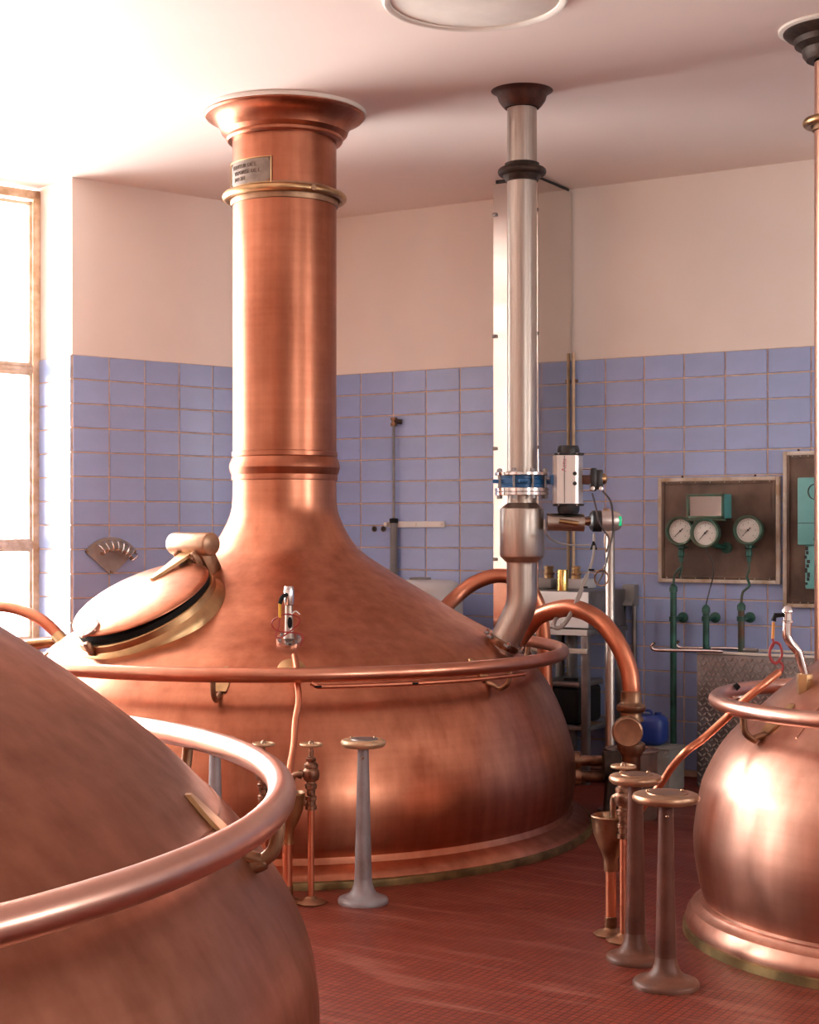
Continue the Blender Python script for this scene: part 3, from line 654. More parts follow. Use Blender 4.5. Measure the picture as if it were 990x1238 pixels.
for k in range(8):
    a = k * PI / 4 + .38; b0 = Mr @ Vector((.122 * math.cos(a), .122 * math.sin(a), 0)); b0.z = 0
    bo = MB().cyl(b0 + up * zy(603), b0 + up * zy(566.5), .007, n=10).build('bolt', 'graysteel', st)
    MB().lathe([(.014, zy(571)), (.014, zy(567.5)), (.012, zy(567))], Matrix.Translation(b0), 6).build('nut', 'graysteel', bo)
    MB().lathe([(.014, zy(603)), (.014, zy(599)), (.012, zy(599))], Matrix.Translation(b0), 6).build('nut', 'graysteel', bo)
# swelling and bend down to the dome
MB().lathe([(.073, zy(598)), (.073, zy(608)), (.109, zy(615)), (.1115, zy(617)), (.1115, zy(671)), (.109, zy(673)), (.078, zy(680)), (.077, zy(682))], Ts, 48, cap=False).build('expansion_chamber', 'steel', st, ang=.3)
fo_ = P(604, 786, 7.94)
pth = [s0 + up * zy(680), s0 + up * zy(700), s0 + up * zy(716), s0 + up * zy(724)]
e_ = s0 + up * zy(733)
dv = (fo_ - e_)
pts = spline([s0 + up * zy(681), s0 + up * zy(705), s0 + up * zy(722), e_ + dv * .08 + up * .01, e_ + dv * .35, e_ + dv * .7, fo_], 8)
MB().tube(pts, .077, 40).build('elbow', 'steel', st)
Mf = zframe(fo_ - dv.normalized() * .05, -dv)
ff = MB().lathe([(.076, -.03), (.084, -.03), (.092, -.012), (.092, .006), (.08, .010), (.076, .010)], Mf, 40, cap=False).build('foot_flange', 'bronze_valve', st)
for k in range(6):
    a = k * PI / 3 + .2
    MB().box((.098 * math.cos(a), .098 * math.sin(a), -.004), (.03, .03, .016), Mf, .005).build('flange_ear', 'graysteel', ff)
    MB().lathe([(.009, 0), (.009, .018), (.004, .022)], Mf @ Matrix.Translation((.102 * math.cos(a), .102 * math.sin(a), 0)), 8).build('bolt', 'chrome', ff)

# pneumatic actuator hanging on the valve stem
az0 = 7.86
ac = P(684, 580, az0); Ma = frame(ac, VW(1, 0), VW(0, 1), Vector((0, 0, 1)))
at = thing('valve_actuator', 'silver pneumatic actuator with black end caps beside blue valve', 'actuator', ac - Vector((0, 0, .12)))
S_ = az0 / F
oct_ = [(-15.5, -8), (-12, -14), (10, -14), (14, -12), (20, -4), (20, 8), (14, 14), (-10, 14), (-15.5, 8)]
body = MB().prism([(x * S_, y * S_) for x, y in oct_], -29 * S_, 29 * S_, Ma).build('actuator_body', 'alu', at, ang=.3)
MB().box((-3 * S_, -14.2 * S_, 0), (1.2 * S_, .8 * S_, 57 * S_), Ma).build('body_groove', 'graysteel', body)
for yy in (7, -5):
    MB().lathe([(.001, 0), (2.4 * S_, 0), (2.4 * S_, .006), (1.2 * S_, .006), (1.2 * S_, .002), (.001, .002)], frame(Ma @ Vector((9.2 * S_, -14 * S_, yy * S_)), VW(1, 0), Vector((0, 0, 1)), VW(0, -1)), 16).build('air_port', 'ink', body)
for sg, z0 in ((1, 29), (-1, -29)):
    c_ = MB(); c_.lathe([(13.5 * S_, 0), (13.5 * S_, 7 * S_ * sg), (12.8 * S_, 10 * S_ * sg), (12 * S_, 12 * S_ * sg), (.001, 12 * S_ * sg)], Ma @ Matrix.Translation((3 * S_, 0, z0 * S_)), 28)
    c_.box((3 * S_, 0, (z0 + sg * 1.5) * S_), (36 * S_, 27 * S_, 3 * S_), Ma, .006)
    e_c = c_.build('end_cap', 'blackp', at)
    for xx in (-10, 12):
        MB().ball((xx * S_, -13.6 * S_, (z0 + sg * 2) * S_), .005, 8, Ma).build('screw', 'chrome', e_c)
v, f_ = text_geo('Actu', .034, .0006)
MB().add([Vector((p.x, p.y, p.z)) for p in v], f_, frame(Ma @ Vector((-1 * S_, -14.2 * S_, 17 * S_)), Vector((0, 0, 1)), VW(-1, 0), VW(0, -1))).build('brand_lettering', 'redink', body)
br_ = MB().box((-17.0 * S_, 0, 0), (4 * S_, 12 * S_, 12 * S_), Ma, .004).build('stem_coupling', 'blue', at)
MB().box((25 * S_, 0, 0), (12 * S_, 12 * S_, 11 * S_), Ma, .004).build('mount_block', 'iron_red', at)
pb = MB(); pb.box((33 * S_, 0, 0), (7 * S_, 16 * S_, 28 * S_), Ma, .006); pb.box((40 * S_, 0, 0), (9 * S_, 14 * S_, 24 * S_), Ma, .008)
pbo = pb.build('positioner', 'blackp', at)
MB().lathe([(.001, 0), (7 * S_, 0), (7 * S_, 3 * S_), (5 * S_, 6 * S_), (2.5 * S_, 7 * S_), (.001, 7 * S_)], frame(Ma @ Vector((43 * S_, 0, 1 * S_)), VW(0, 1), Vector((0, 0, 1)), VW(1, 0)), 20).build('indicator_knob', 'brass', pbo)
for xx in (31, 41): MB().lathe([(2.6 * S_, 0), (2.6 * S_, .02), (.001, .021)], frame(Ma @ Vector((xx * S_, -8 * S_, -11 * S_)), VW(1, 0), Vector((0, 0, 1)), VW(0, -1)), 14).build('cable_gland', 'chrome', pbo)
for zz_ in (13, -13): MB().cyl(Ma @ Vector((19 * S_, -4 * S_, zz_ * S_)), Ma @ Vector((32 * S_, -4 * S_, zz_ * S_)), .004, n=8).build('tie_rod', 'chrome', pbo)
# stainless bracket tube under the actuator, open slotted cylinder
bt_ = MB().cyl(P(661, 631, az0), P(706, 632, az0), .044, n=28).build('bracket_tube', 'steel', at)
MB().tube([P(676, 630, az0 - .043), P(699, 633, az0 - .043)], .012, 10).build('slot_rod', 'brass', bt_)
MB().cyl(P(706, 630, az0), P(714, 630, az0), .02, n=16).build('nipple', 'bronze_valve', bt_)

# sensor on its post
pz = 8.6; pp = W((737.5 - 495) / F * pz, pz, 0); zp_ = lambda py: HC + (638 - py) / F * pz
po = thing('sensor_post', 'slim stainless post carrying round sensor head with green light', 'sensor post', pp)
MB().lathe([(.025, 0), (.025, zp_(640)), (.02, zp_(638))], Matrix.Translation(pp), 20).build('post', 'steel', po)
MB().lathe([(.025, 0), (.07, 0), (.07, .012), (.03, .018)], Matrix.Translation(pp), 20).build('foot_plate', 'graysteel', po)
hf = frame(P(713, 630, pz), VW(0, 1), Vector((0, 0, 1)), VW(1, 0)); q = pz / F
sh = MB().lathe([(9 * q, 6 * q), (12.5 * q, 12 * q), (12.8 * q, 15 * q), (13 * q, 26 * q), (12 * q, 32 * q), (9.5 * q, 36.5 * q), (6 * q, 39.3 * q), (.001, 40.3 * q)], hf, 32).build('sensor_head', 'alu', po)
MB().lathe([(5 * q, -6 * q), (6 * q, -1 * q), (10 * q, 0), (13 * q, 3 * q), (13 * q, 13.5 * q), (.001, 13.5 * q)], hf, 28).build('sensor_collar', 'blackp', sh)
MB().box((-8 * q, 0, 35.2 * q), (5.4 * q, 12 * q, 4.6 * q), hf, .008).build('status_light', 'led', sh)
MB().box((0, 13.5 * q, 20 * q), (5 * q, 4 * q, 8 * q), hf, .004).build('lug', 'bronze_valve', sh)
# hoses and cables
def cable(pts, r, m, name, parent, n=8): return MB().tube(spline(pts, 6), r, n).build(name, m, parent)
cable([P(716, 597, az0), P(720, 612, 8.1), P(723, 628, 8.4), P(729, 640, pz - .1), P(736, 652, pz - .08), P(733, 668, pz - .08)], .0045, 'cablegrey', 'signal_cable', po)
cable([P(729, 594, az0), P(738, 606, 8.1), P(740.5, 622, 8.3), P(740.5, 645, pz - .1), P(737, 662, pz - .09), P(730, 690, pz - .1), P(722, 706, pz - .1)], .0055, 'cablegrey', 'signal_cable', po)
cable([P(733, 668, pz - .08), P(731, 655, pz - .08), P(733, 645, pz - .08), P(737, 655, pz - .08), P(735, 672, pz - .08), P(728, 688, pz - .08), P(715, 690, pz - .1)], .004, 'bronze_valve', 'signal_cable', po)
lp = [P(727 + 8.5 * math.cos(a), 699 + 9.5 * math.sin(a), pz - .1 - .004 * i) for i, a in enumerate([k * .6 - .5 for k in range(24)])]
MB().tube(lp, .0045, 8).build('cable_loop', 'bronze_valve', po)
cable([P(718, 646, 8.45), P(718, 662, 8.3), P(716, 678, 8.2), P(709, 697, 8.15), P(700, 720, 8.1), P(692, 738, 8.1), P(684, 752, 8.1), P(676, 759, 8.1), P(669, 757, 8.12), P(672, 748, 8.2), P(680, 741, 8.3)], [.007] * 18 + [.0115] * 43, 'cablewhite', 'conduit', po, 10)
for px, py in ((715, 689), (707, 710), (693, 739), (681, 755)): MB().tube(ring_pts(P(px, py, 8.12), .012, 10), .005, 6, closed=True).build('cable_clip', 'black', po)
MB().lathe([(.02, -.02), (.005, .025)], Matrix.Translation(P(717.5, 660, 8.32)), 12).build('cable_boot', 'black', po)
cable([P(658, 628, az0 - .1), P(660, 645, az0 - .1), P(672, 655, 8.0), P(690, 659, 8.15), P(713, 659, 8.3)], .0045, 'cablewhite', 'air_hose', po)

# ================================================================== THE BACK WALL
# polished stainless box duct
dr_ = WP(693, 400, 0); dw, dd = .32, .48; x1 = dr_.x; x0 = x1 - dw; ztop = 3.725
db = thing('stainless_duct', 'tall polished stainless box duct standing against tiled wall', 'duct', Vector(((x0 + x1) / 2, -dd / 2, 0)))
MB().box(((x0 + x1) / 2, -dd / 2 - .022, ztop / 2), (dw, dd, ztop), None, .003, 1).build('duct_casing', 'mirror_steel', db)
MB().box(((x0 + x1) / 2, -dd / 2 - .022, ztop + .0125), (dw - .03, dd - .02, .022)).build('top_gap_shade', 'recess_shade', db)  # dark strip painted in for the shaded gap below the ceiling
for z in (3.53, 2.76, 2.05, 1.35):
    for xx in (x0 + .015, x1 - .01):
        MB().box((xx, -dd - .028, z), (.03, .014, .022), None, .003).build('clip', 'graysteel', db)
MB().box((x1 - .012, -dd - .0235, ztop / 2), (.02, .004, ztop - .01)).build('corner_strip', 'mirror_steel', db)
bp_ = Vector((x1 + .018, -.035, 0))
t = thing('brass_pipe', 'thin vertical tan brass pipe between steel duct and tiles', 'pipe', bp_)
MB().lathe([(.011, 0), (.011, 2.68), (.001, 2.68)], Matrix.Translation(bp_), 14).build('pipe', 'tanpipe', t)
for z in (.6, 2.5): MB().box((bp_.x + .008, -.026, z), (.03, .02, .02)).build('pipe_clip', 'brass_dark', t)

# appliance on a steel table
ax1 = WP(762, 740, 0).x; ax0 = ax1 - .375; ad = .62
tz = .935
tt = thing('steel_table', 'steel frame table with lower shelf against blue tiles', 'table', Vector(((ax0 + ax1) / 2, -ad / 2, 0)))
MB().box(((ax0 + ax1) / 2, -ad / 2 - .045, tz - .018), (ax1 - ax0 + .02, ad - .03, .036), None, .004).build('table_top', 'graysteel', tt)
MB().box(((ax0 + ax1) / 2, -ad - .035, tz - .018), (.38, .008, .034)).build('edge_strip', 'white', tt)
for xx in (ax0 + .02, ax1 - .02):
    for yy in (-.10, -ad + .0):
        MB().box((xx, yy, (tz - .036) / 2), (.045, .045, tz - .036), None, .004).build('leg', 'graysteel', tt)
sh_ = .335
MB().box(((ax0 + ax1) / 2, -ad / 2 - .04, sh_), (ax1 - ax0 + .01, ad - .06, .025), None, .003).build('lower_shelf', 'graysteel', tt)
MB().box(((ax0 + ax1) / 2, -ad - .03, tz - .13), (ax1 - ax0, .02, .03), None, .003).build('cross_rail', 'boardgrey', tt)
MB().tube([Vector((ax1 - .05, -ad + .02, .37)), Vector((ax1 + .01, -.1, .30))], .012, 8).build('diagonal_brace', 'brass', tt)
apz = 1.164
ap = thing('white_appliance', 'white fronted steel box appliance on the steel table', 'appliance', Vector(((ax0 + ax1) / 2, -ad / 2, tz)))
MB().box(((ax0 + ax1) / 2, -ad / 2 - .03, (tz + apz) / 2), (ax1 - ax0, ad - .06, apz - tz), None, .008).build('casing', 'graysteel', ap)
MB().box(((ax0 + ax1) / 2 - .0, -ad - .004, (tz + apz) / 2 + .003), (ax1 - ax0 - .004, .012, apz - tz - .012), None, .004).build('front_panel', 'bright_steel', ap)
MB().box(((ax0 + ax1) / 2 - .1, -.16, apz + .03), (.16, .2, .06), None, .008).build('rear_hood', 'tank', ap)
c = WP(680, 716, ad - .08); c.z = apz
t = thing('brass_cup', 'polished brass cylinder cup standing on white appliance', 'cup', c)
MB().lathe([(.034, 0), (.036, .002), (.036, .125), (.035, .128), (.033, .128), (.033, .02), (.001, .02)], Matrix.Translation(c), 32, cap=False).build('cup_wall', 'bright_brass', t)
MB().lathe([(.001, 0), (.037, 0), (.037, .006), (.035, .008)], Matrix.Translation(c), 32).build('cup_base', 'bright_brass', t)
c = Vector((ax0 + .07, -.16, apz + .06))
t = thing('brass_fitting', 'squat brass pipe fitting on top of rear hood beside brass cup', 'fitting', c)
MB().lathe([(.032, 0), (.032, .02), (.028, .022), (.028, .06), (.032, .063), (.032, .08), (.001, .08)], Matrix.Translation(c), 8).build('hex_body', 'brass', t, ang=.3)
MB().lathe([(.034, .024), (.036, .03), (.034, .036)], Matrix.Translation(c), 20, cap=False).build('thread_ring', 'brass_dark', t)
# black bin on the shelf
c = Vector(((ax0 + ax1) / 2 - .03, -ad / 2 - .11, sh_ + .0126))
t = thing('black_bin', 'black plastic bin with grey lid on lower table shelf', 'bin', c)
MB().box((c.x, c.y, c.z + .115), (.27, .34, .23), None, .03, 3).build('bin_body', 'black', t)
MB().box((c.x, c.y, c.z + .245), (.29, .36, .035), None, .012).build('bin_lid', 'graysteel', t)
MB().box((c.x + .05, c.y - .1, c.z + .27), (.09, .03, .02), None, .006).build('lid_handle', 'black', t)

# wall socket, conduit
c = WP(766, 719, 0)
t = thing('wall_socket', 'grey socket box with open flap on blue tiles', 'socket', Vector((c.x, 0, c.z - .07)))
MB().box((c.x, -.05, c.z), (.085, .075, .135), None, .008).build('socket_box', 'grey', t)
MB().box((c.x - .005, -.105, c.z - .045), (.08, .05, .012), Matrix.Translation(Vector((c.x, -.1, c.z - .045))) @ Matrix.Rotation(.7, 4, 'X') @ Matrix.Translation(-Vector((c.x, -.1, c.z - .045))), .003).build('flap', 'grey', t)
MB().lathe([(.016, .1), (.016, c.z - .068)], Matrix.Translation((c.x + .02, -.035, 0)), 12).build('conduit', 'graysteel', t)
cable([Vector((c.x - .02, -.09, c.z - .06)), Vector((c.x - .035, -.1, c.z - .2)), Vector((c.x - .03, -.1, c.z - .4)), Vector((c.x - .03, -.06, .4))], .006, 'black', 'power_cable', t)

# gauge panel
def panel(name, label, pxl, pxr, pyt, pyb, depth=.03):
    a = WP(pxl, pyb, .01); b = WP(pxr, pyt, .01); xa, xb = a.x, b.x
    z1 = WP((pxl + pxr) / 2, pyt, .01).z; z0 = WP((pxl + pxr) / 2, pyb, .01).z
    t = thing(name, label, 'panel', Vector(((xa + xb) / 2, -.015, z0)))
    MB().box(((xa + xb) / 2, -.014 - depth / 2, (z0 + z1) / 2), (xb - xa - .02, depth * .6, z1 - z0 - .02)).build('back_board', 'board', t)
    for (cx_, cz_, sx, sz) in ((xa + .012, (z0 + z1) / 2, .024, z1 - z0), (xb - .012, (z0 + z1) / 2, .024, z1 - z0), ((xa + xb) / 2, z0 + .012, xb - xa - .048, .024), ((xa + xb) / 2, z1 - .012, xb - xa - .048, .024)):
        MB().box((cx_, -.015 - depth / 2, cz_), (sx, depth + .004, sz), None, .004).build('frame_bar', 'boardgrey', t)
    for (cx_, cz_, sx, sz) in ((xa + .033, (z0 + z1) / 2, .018, z1 - z0 - .05), (xb - .033, (z0 + z1) / 2, .018, z1 - z0 - .05), ((xa + xb) / 2, z0 + .033, xb - xa - .09, .018), ((xa + xb) / 2, z1 - .033, xb - xa - .09, .018)):
        MB().box((cx_, -.014 - depth / 2 - .004, cz_), (sx, depth, sz), None, .003).build('inner_moulding', 'board', t)
    for k in range(8):
        for zz2 in (z0 + .03, z1 - .03): MB().ball((xa + .06 + (xb - xa - .12) * k / 7, -.016 - depth - .003, zz2), .004, 6).build('nail', 'boardgrey', t)
    for k in (.2, .8): MB().ball((xa + (xb - xa) * k, -.03, z1 + .006), .008, 8).build('hanger', 'old_iron', t)
    return t, xa, xb, z0, z1
gp, gxa, gxb, gz0, gz1 = panel('gauge_panel', 'brown instrument board with three round pressure gauges on blue tiles', 798, 944.5, 577, 705)
gf = -.045                              # front of the board
def gauge(px, py, tilt, off=.16):
    c = WP(px, py, off); t = thing('pressure_gauge', '', 'gauge', Vector((c.x, -.06, c.z - .08)), 'gauges on the brown board')
    M = frame(c, Vector((1, 0, 0)), Vector((0, 0, 1)), Vector((0, -1, 0))) @ Matrix.Scale(1.1, 4)
    MB().lathe([(.03, -.06), (.07, -.055), (.079, -.04), (.081, 0), (.083, .004), (.083, .012), (.078, .016), (.070, .014), (.066, -.005)], M, 40, cap=False).build('bezel', 'gaugegreen', t)
    d = MB().lathe([(.067, -.006), (.001, -.006)], M, 40, cap=False).build('dial', 'dial', t)
    tk = MB()
    for k in range(25):
        a = math.radians(225 - k * 270 / 24); L_ = .010 if k % 4 == 0 else .006
        tk.box((.052 + L_ / 2, 0, -.0048), (L_, .0016, .001), M @ Matrix.Rotation(a, 4, 'Z'))
    tk.build('scale_marks', 'ink', d)
    for k in range(7):
        a = math.radians(225 - k * 45); v, f_ = text_geo(str(k), .013, .0003)
        MB().add(v, f_, M @ Matrix.Translation((.041 * math.cos(a), .041 * math.sin(a) - .004, -.005))).build('dial_number', 'ink', d)
    nd = MB(); nd.prism([(-.02, -.003), (.05, -.0008), (.05, .0008), (-.02, .003)], -.003, -.0015, M @ Matrix.Rotation(math.radians(tilt), 4, 'Z')); nd.lathe([(.006, -.0015), (.005, .001), (.001, .001)], M, 12)
    nd.build('needle', 'ink', d)
    return t, c
specs = [(822, 642, 222, 'round green pressure gauge at the end of the board, cut into by next gauge'), (852, 644.5, 228, 'round green pressure gauge under the teal instrument box'), (904, 641, 225, 'round dark olive pressure gauge hanging apart from the other two')]
gs = []
for px, py, tl, lb in specs:
    t, c = gauge(px, py, tl, .22 if px == 852 else .145); t['label'] = lb; gs.append((t, c))
for i in (0, 2):
    t, c = gs[i]
    MB().lathe([(.018, 0), (.024, -.006), (.024, -.03), (.016, -.036), (.02, -.05), (.021, -.075), (.014, -.082), (.014, -.11)], Matrix.Translation(c + Vector((0, .02, -.078))), 12).build('gauge_cock', 'green', t)
    MB().cyl(c + Vector((0, .02, -.10)), c + Vector((.04, .02, -.10)), .008, n=8).build('cock_handle', 'green', t)
t, c = gs[1]
MB().cyl(c + Vector((.03, .03, -.07)), Vector((c.x + .07, gf, c.z - .09)), .016, n=12).build('support_arm', 'green', t)
MB().lathe([(.035, 0), (.035, .012), (.02, .016)], frame(Vector((c.x + .075, gf, c.z - .09)), Vector((1, 0, 0)), Vector((0, 0, 1)), Vector((0, -1, 0))), 18).build('support_foot', 'green', t)
t, c = gs[0]
MB().cyl(c + Vector((.0, .05, 0)), Vector((c.x + .02, gf, c.z)), .02, n=12).build('rear_stub', 'green', t)
t, c = gs[2]
MB().cyl(c + Vector((.0, .05, 0)), Vector((c.x + .02, gf, c.z)), .02, n=12).build('rear_stub', 'green', t)
# teal recorder box
a = WP(831, 627, .17); b = WP(876, 597, .17); dep = .13
rb = thing('recorder_box', 'teal instrument box with glass front on the brown board', 'instrument', Vector(((a.x + b.x) / 2, gf, a.z)))
zc = (a.z + b.z) / 2; wx = b.x - a.x; hx = b.z - a.z
MB().box(((a.x + b.x) / 2, gf - dep / 2 + .002, zc), (wx, dep - .004, hx), None, .006).build('case', 'teal', rb)
fr2 = MB()
for (cx_, cz_, sx, sz) in ((a.x + .008, zc, .016, hx), (b.x - .008, zc, .016, hx), ((a.x + b.x) / 2, a.z + .008, wx, .016), ((a.x + b.x) / 2, b.z - .008, wx, .016)): fr2.box((cx_, gf - dep - .006, cz_), (sx, .016, sz), None, .003)
fr2.build('front_frame', 'gaugegreen', rb)
MB().box(((a.x + b.x) / 2, gf - dep - .001, zc), (wx - .03, .004, hx - .03)).build('front_glass', 'dark_reflection_glass', rb)
MB().box(((a.x + b.x) / 2, gf - dep - .006, a.z - .008), (wx + .02, .02, .012), None, .003).build('sill', 'gaugegreen', rb)
# second panel, partly behind the vent pipe
p2, hxa, hxb, hz0, hz1 = panel('control_panel', 'brown instrument board with turquoise controller behind copper vent pipe', 948.5, 1040, 545, 735)
a = WP(964, 660, .14); b = WP(1010, 578, .14)
zb = WP(985, 659, .14).z; zt = WP(985, 577, .14).z
cb_ = thing('turquoise_controller', 'turquoise instrument with round dial outline on brown board', 'instrument', Vector(((a.x + b.x) / 2, gf, zb - .26)))
bx_ = MB().box(((a.x + b.x) / 2, gf - .05, (zb + zt) / 2), (b.x - a.x, .10, zt - zb), None, .008).build('upper_case', 'turq', cb_)
MB().box(((a.x + b.x) / 2 + .012, gf - .035, zb - .13), (b.x - a.x - .05, .07, .26), None, .008).build('lower_case', 'turq', cb_)
MB().tube([Vector((a.x + .11 + .045 * math.cos(k * PI / 16), gf - .102, zt - .085 + .045 * math.sin(k * PI / 16))) for k in range(32)], .0025, 6, closed=True).build('dial_outline', 'ink', bx_)
MB().box(((a.x + b.x) / 2, gf - .101, zb + .13), (b.x - a.x - .01, .002, .004)).build('cover_joint', 'ink', bx_)
MB().lathe([(.018, 0), (.018, .012), (.012, .016), (.001, .016)], frame(Vector((a.x + .12, gf - .10, zb + .035)), Vector((1, 0, 0)), Vector((0, 0, 1)), Vector((0, -1, 0))), 18).build('knob', 'black', bx_)
for dz, L_ in ((.175, .08), (.155, .05), (.205, .07), (.07, .06)): MB().box((a.x + .10 + L_ / 2, gf - .1008, zb + dz), (L_, .001, .004)).build('printed_line', 'letters', bx_)
for k in range(9): MB().box((a.x + .045 + random.uniform(-.008, .02), gf - .0705, zb - .02 - k * .026), (random.uniform(.008, .02), .001, random.uniform(.012, .03))).build('paint_chip', 'ink', cb_.children[1])

# green riser pipes with wall brackets and capillary tubes
gl = ['green riser pipe under the gauge at board end, longest of three', 'green riser pipe with thin capillary under teal box', 'rusty brown green riser pipe under the lone olive gauge']
gm = ['green', 'green', 'rustgreen']
tips = []
for i, (px, pyt, m_) in enumerate(((814, 706, 'green'), (853.5, 731, 'green'), (896, 728, 'rustgreen'))):
    c = WP(px, 748, .17); ztp = WP(px, pyt, .17).z
    t = thing('riser_pipe', gl[i], 'pipe', Vector((c.x, c.y, 0)), 'riser pipes below the gauge board')
    T = Matrix.Translation((c.x, c.y, 0))
    MB().lathe([(.0195, 0.0), (.0195, ztp - .05)], T, 16).build('pipe', m_, t)
    MB().lathe([(.0195, ztp - .05), (.025, ztp - .048), (.025, ztp - .02), (.017, ztp - .008), (.008, ztp), (.001, ztp)], T, 16).build('pipe_cap', 'green', t)
    MB().lathe([(.026, c.z - .014), (.026, c.z + .014)], T, 16).build('pipe_clamp', 'green', t)
    br = MB().cyl((c.x, c.y, c.z), (c.x, -.02, c.z), .011, n=10).build('wall_bracket', 'green', t)
    MB().lathe([(.034, 0), (.032, .012), (.016, .018)], frame(Vector((c.x, -.0135, c.z)), Vector((1, 0, 0)), Vector((0, 0, 1)), Vector((0, -1, 0))), 18).build('bracket_foot', 'green', br)
    tips.append((t, Vector((c.x, c.y, ztp))))
for i, (t, tp) in enumerate(tips):
    g, c = gs[i]
    if i == 1: pts = [c + Vector((0, .03, -.08)), c + Vector((.005, .03, -.12)), c + Vector((.04, .03, -.18)), c + Vector((.045, .02, -.26)), tp + Vector((.02, 0, .08)), tp]
    else: pts = [c + Vector((0, .02, -.18)), c + Vector((0, .02, -.24)), c + Vector((-.01, .01, -.28)), tp + Vector((.05, 0, .10)), tp + Vector((.01, 0, .06)), tp]
    MB().tube(spline(pts, 6), .008 if i != 1 else .004, 8).build('capillary', 'rustgreen' if i != 1 else 'ink', t)

# tread plate cabinet with two hooked tubes
xl = WP(842, 860, .36).x; ph = .80
tp_ = thing('tread_plate_screen', 'low screen of grey diamond tread plate before tiled wall', 'screen', Vector((xl + .55, -.2, 0)))
MB().box((xl + .55, -.345, ph / 2), (1.10, .03, ph), None, .006).build('front_plate', 'graysteel', tp_)
for yy in (-.345, -.06):
    for xx in (xl + .5, xl + 1.06): MB().box((xx, yy + (.03 if yy < -.2 else 0), ph / 2), (.03, .03, ph), None, .003).build('upright', 'graysteel', tp_)
for xx in (xl + .5, xl + 1.06): MB().box((xx, -.2, ph - .02), (.03, .25, .03), None, .003).build('tie_bar', 'graysteel', tp_)
dm = MB(); k = 0
for r in range(26):
    for cI in range(36):
        x_ = xl + .02 + cI * .03 + (.015 if r % 2 else 0); z_ = .02 + r * .03; sg = 1 if (cI + r) % 2 else -1
        dm.prism([(-.0165, 0), (0, -.0055), (.0165, 0), (0, .0055)], 0, .006, frame(Vector((x_, -.36, z_)), Vector((1, 0, 0)), Vector((0, 0, 1)), Vector((0, -1, 0))) @ Matrix.Rotation(sg * PI / 4, 4, 'Z'))
d_ = dm.build('tread_pattern', 'treadtop', tp_); d_['kind'] = 'stuff'
for yy in (-.355, -.06): MB().box((xl + .55, yy, ph + .008), (1.10, .025, .016), None, .003).build('top_lip', 'offwhite', tp_)
for (pxs, py, off, L_) in ((790, 788, .40, .32), (820, 781, .15, .30)):
    a = WP(pxs, py, off); a.z = ph + .02
    MB().tube(spline([a + Vector((.005, .0, .035)), a + Vector((-.012, 0, .015)), a + Vector((0, 0, -.004)), a + Vector((.06, 0, -.008)), a + Vector((L_, 0, .0)), a + Vector((L_ + .12, 0, .0))], 6), .011, 10).build('hooked_tube', 'chrome', tp_)
MB().box((xl + .33, -.345, ph + .03), (.09, .03, .028), None, .01).build('small_latch', 'graysteel', tp_)

# blue canister, drum, pump plinth
c = W((786 - 495) / F * 9.35, 9.35, 0)
t = thing('canister', 'blue plastic canister on concrete block beside drum', 'canister', c + Vector((0, 0, .26)))
MB().box((c.x, c.y, .26 + .09), (.20, .15, .18), None, .045, 3).build('canister_body', 'bluecan', t)
MB().lathe([(.02, .44), (.02, .455), (.001, .456)], Matrix.Translation((c.x + .05, c.y, 0)), 12).build('cap', 'bluecan', t)
MB().tube(spline([Vector((c.x - .06, c.y, .435)), Vector((c.x - .045, c.y, .46)), Vector((c.x + .0, c.y, .46)), Vector((c.x + .015, c.y, .435))], 4), .008, 8).build('handle', 'bluecan', t)
t = thing('concrete_block', 'grey concrete plinth carrying blue canister', 'block', c)
MB().box((c.x, c.y, .13), (.34, .24, .26), None, .01).build('block', 'concrete', t)
MB().box((c.x, c.y, .255), (.35, .25, .006), None, .002).build('block_cap', 'concrete', t)
c = W((763 - 495) / F * 8.42, 8.42, 0)
t = thing('pump_drum', 'brown painted drum behind bronze globe valve', 'drum', c)
MB().lathe([(.135, 0), (.14, .01), (.14, .36)], Matrix.Translation(c), 40).build('drum_shell', 'drum', t)
MB().lathe([(.14, .352), (.147, .352), (.149, .36), (.147, .368), (.13, .368), (.125, .36), (.001, .362)], Matrix.Translation(c), 40, cap=False).build('drum_lid', 'drum', t)
for z in (.12, .24): MB().tube(ring_pts(c + Vector((0, 0, z)), .14, 40), .005, 6, closed=True).build('drum_hoop', 'drum', t)
c = W((741 - 495) / F * 8.2, 8.2, 0)
t = thing('pump_stand', 'dark iron pump bearing stand between large kettle and drum', 'pump', c)
Mp = frame(c, VW(1, 0), VW(0, 1), Vector((0, 0, 1)))
MB().prism([(-.05, 0), (.07, 0), (.05, .30), (-.03, .30)], -.06, .06, Mp @ Matrix.Rotation(PI / 2, 4, 'X')).build('stand_leg', 'old_iron', t)
MB().cyl(Mp @ Vector((-.05, 0, .31)), Mp @ Vector((.07, 0, .31)), .075, n=24).build('pump_casing', 'old_iron', t)
MB().box((.01, 0, .012), (.2, .2, .024), Mp, .004).build('foot_plate', 'old_iron', t)
# white tank behind the big kettle
c = W(.07, 10.25, 0)
t = thing('white_tank', 'white plastic tank with rounded top behind kettle dome', 'tank', c)
MB().lathe([(.27, 0), (.28, .02), (.28, 1.10), (.275, 1.15), (.255, 1.185), (.21, 1.205), (.001, 1.215)], Matrix.Translation(c), 48).build('tank_body', 'tank', t)
MB().lathe([(.282, .9), (.289, .905), (.289, .925), (.282, .93)], Matrix.Translation(c), 48, cap=False).build('tank_band', 'grey', t)
MB().lathe([(.07, 1.2), (.07, 1.225), (.001, 1.228)], Matrix.Translation(c), 24).build('tank_cap', 'grey', t)

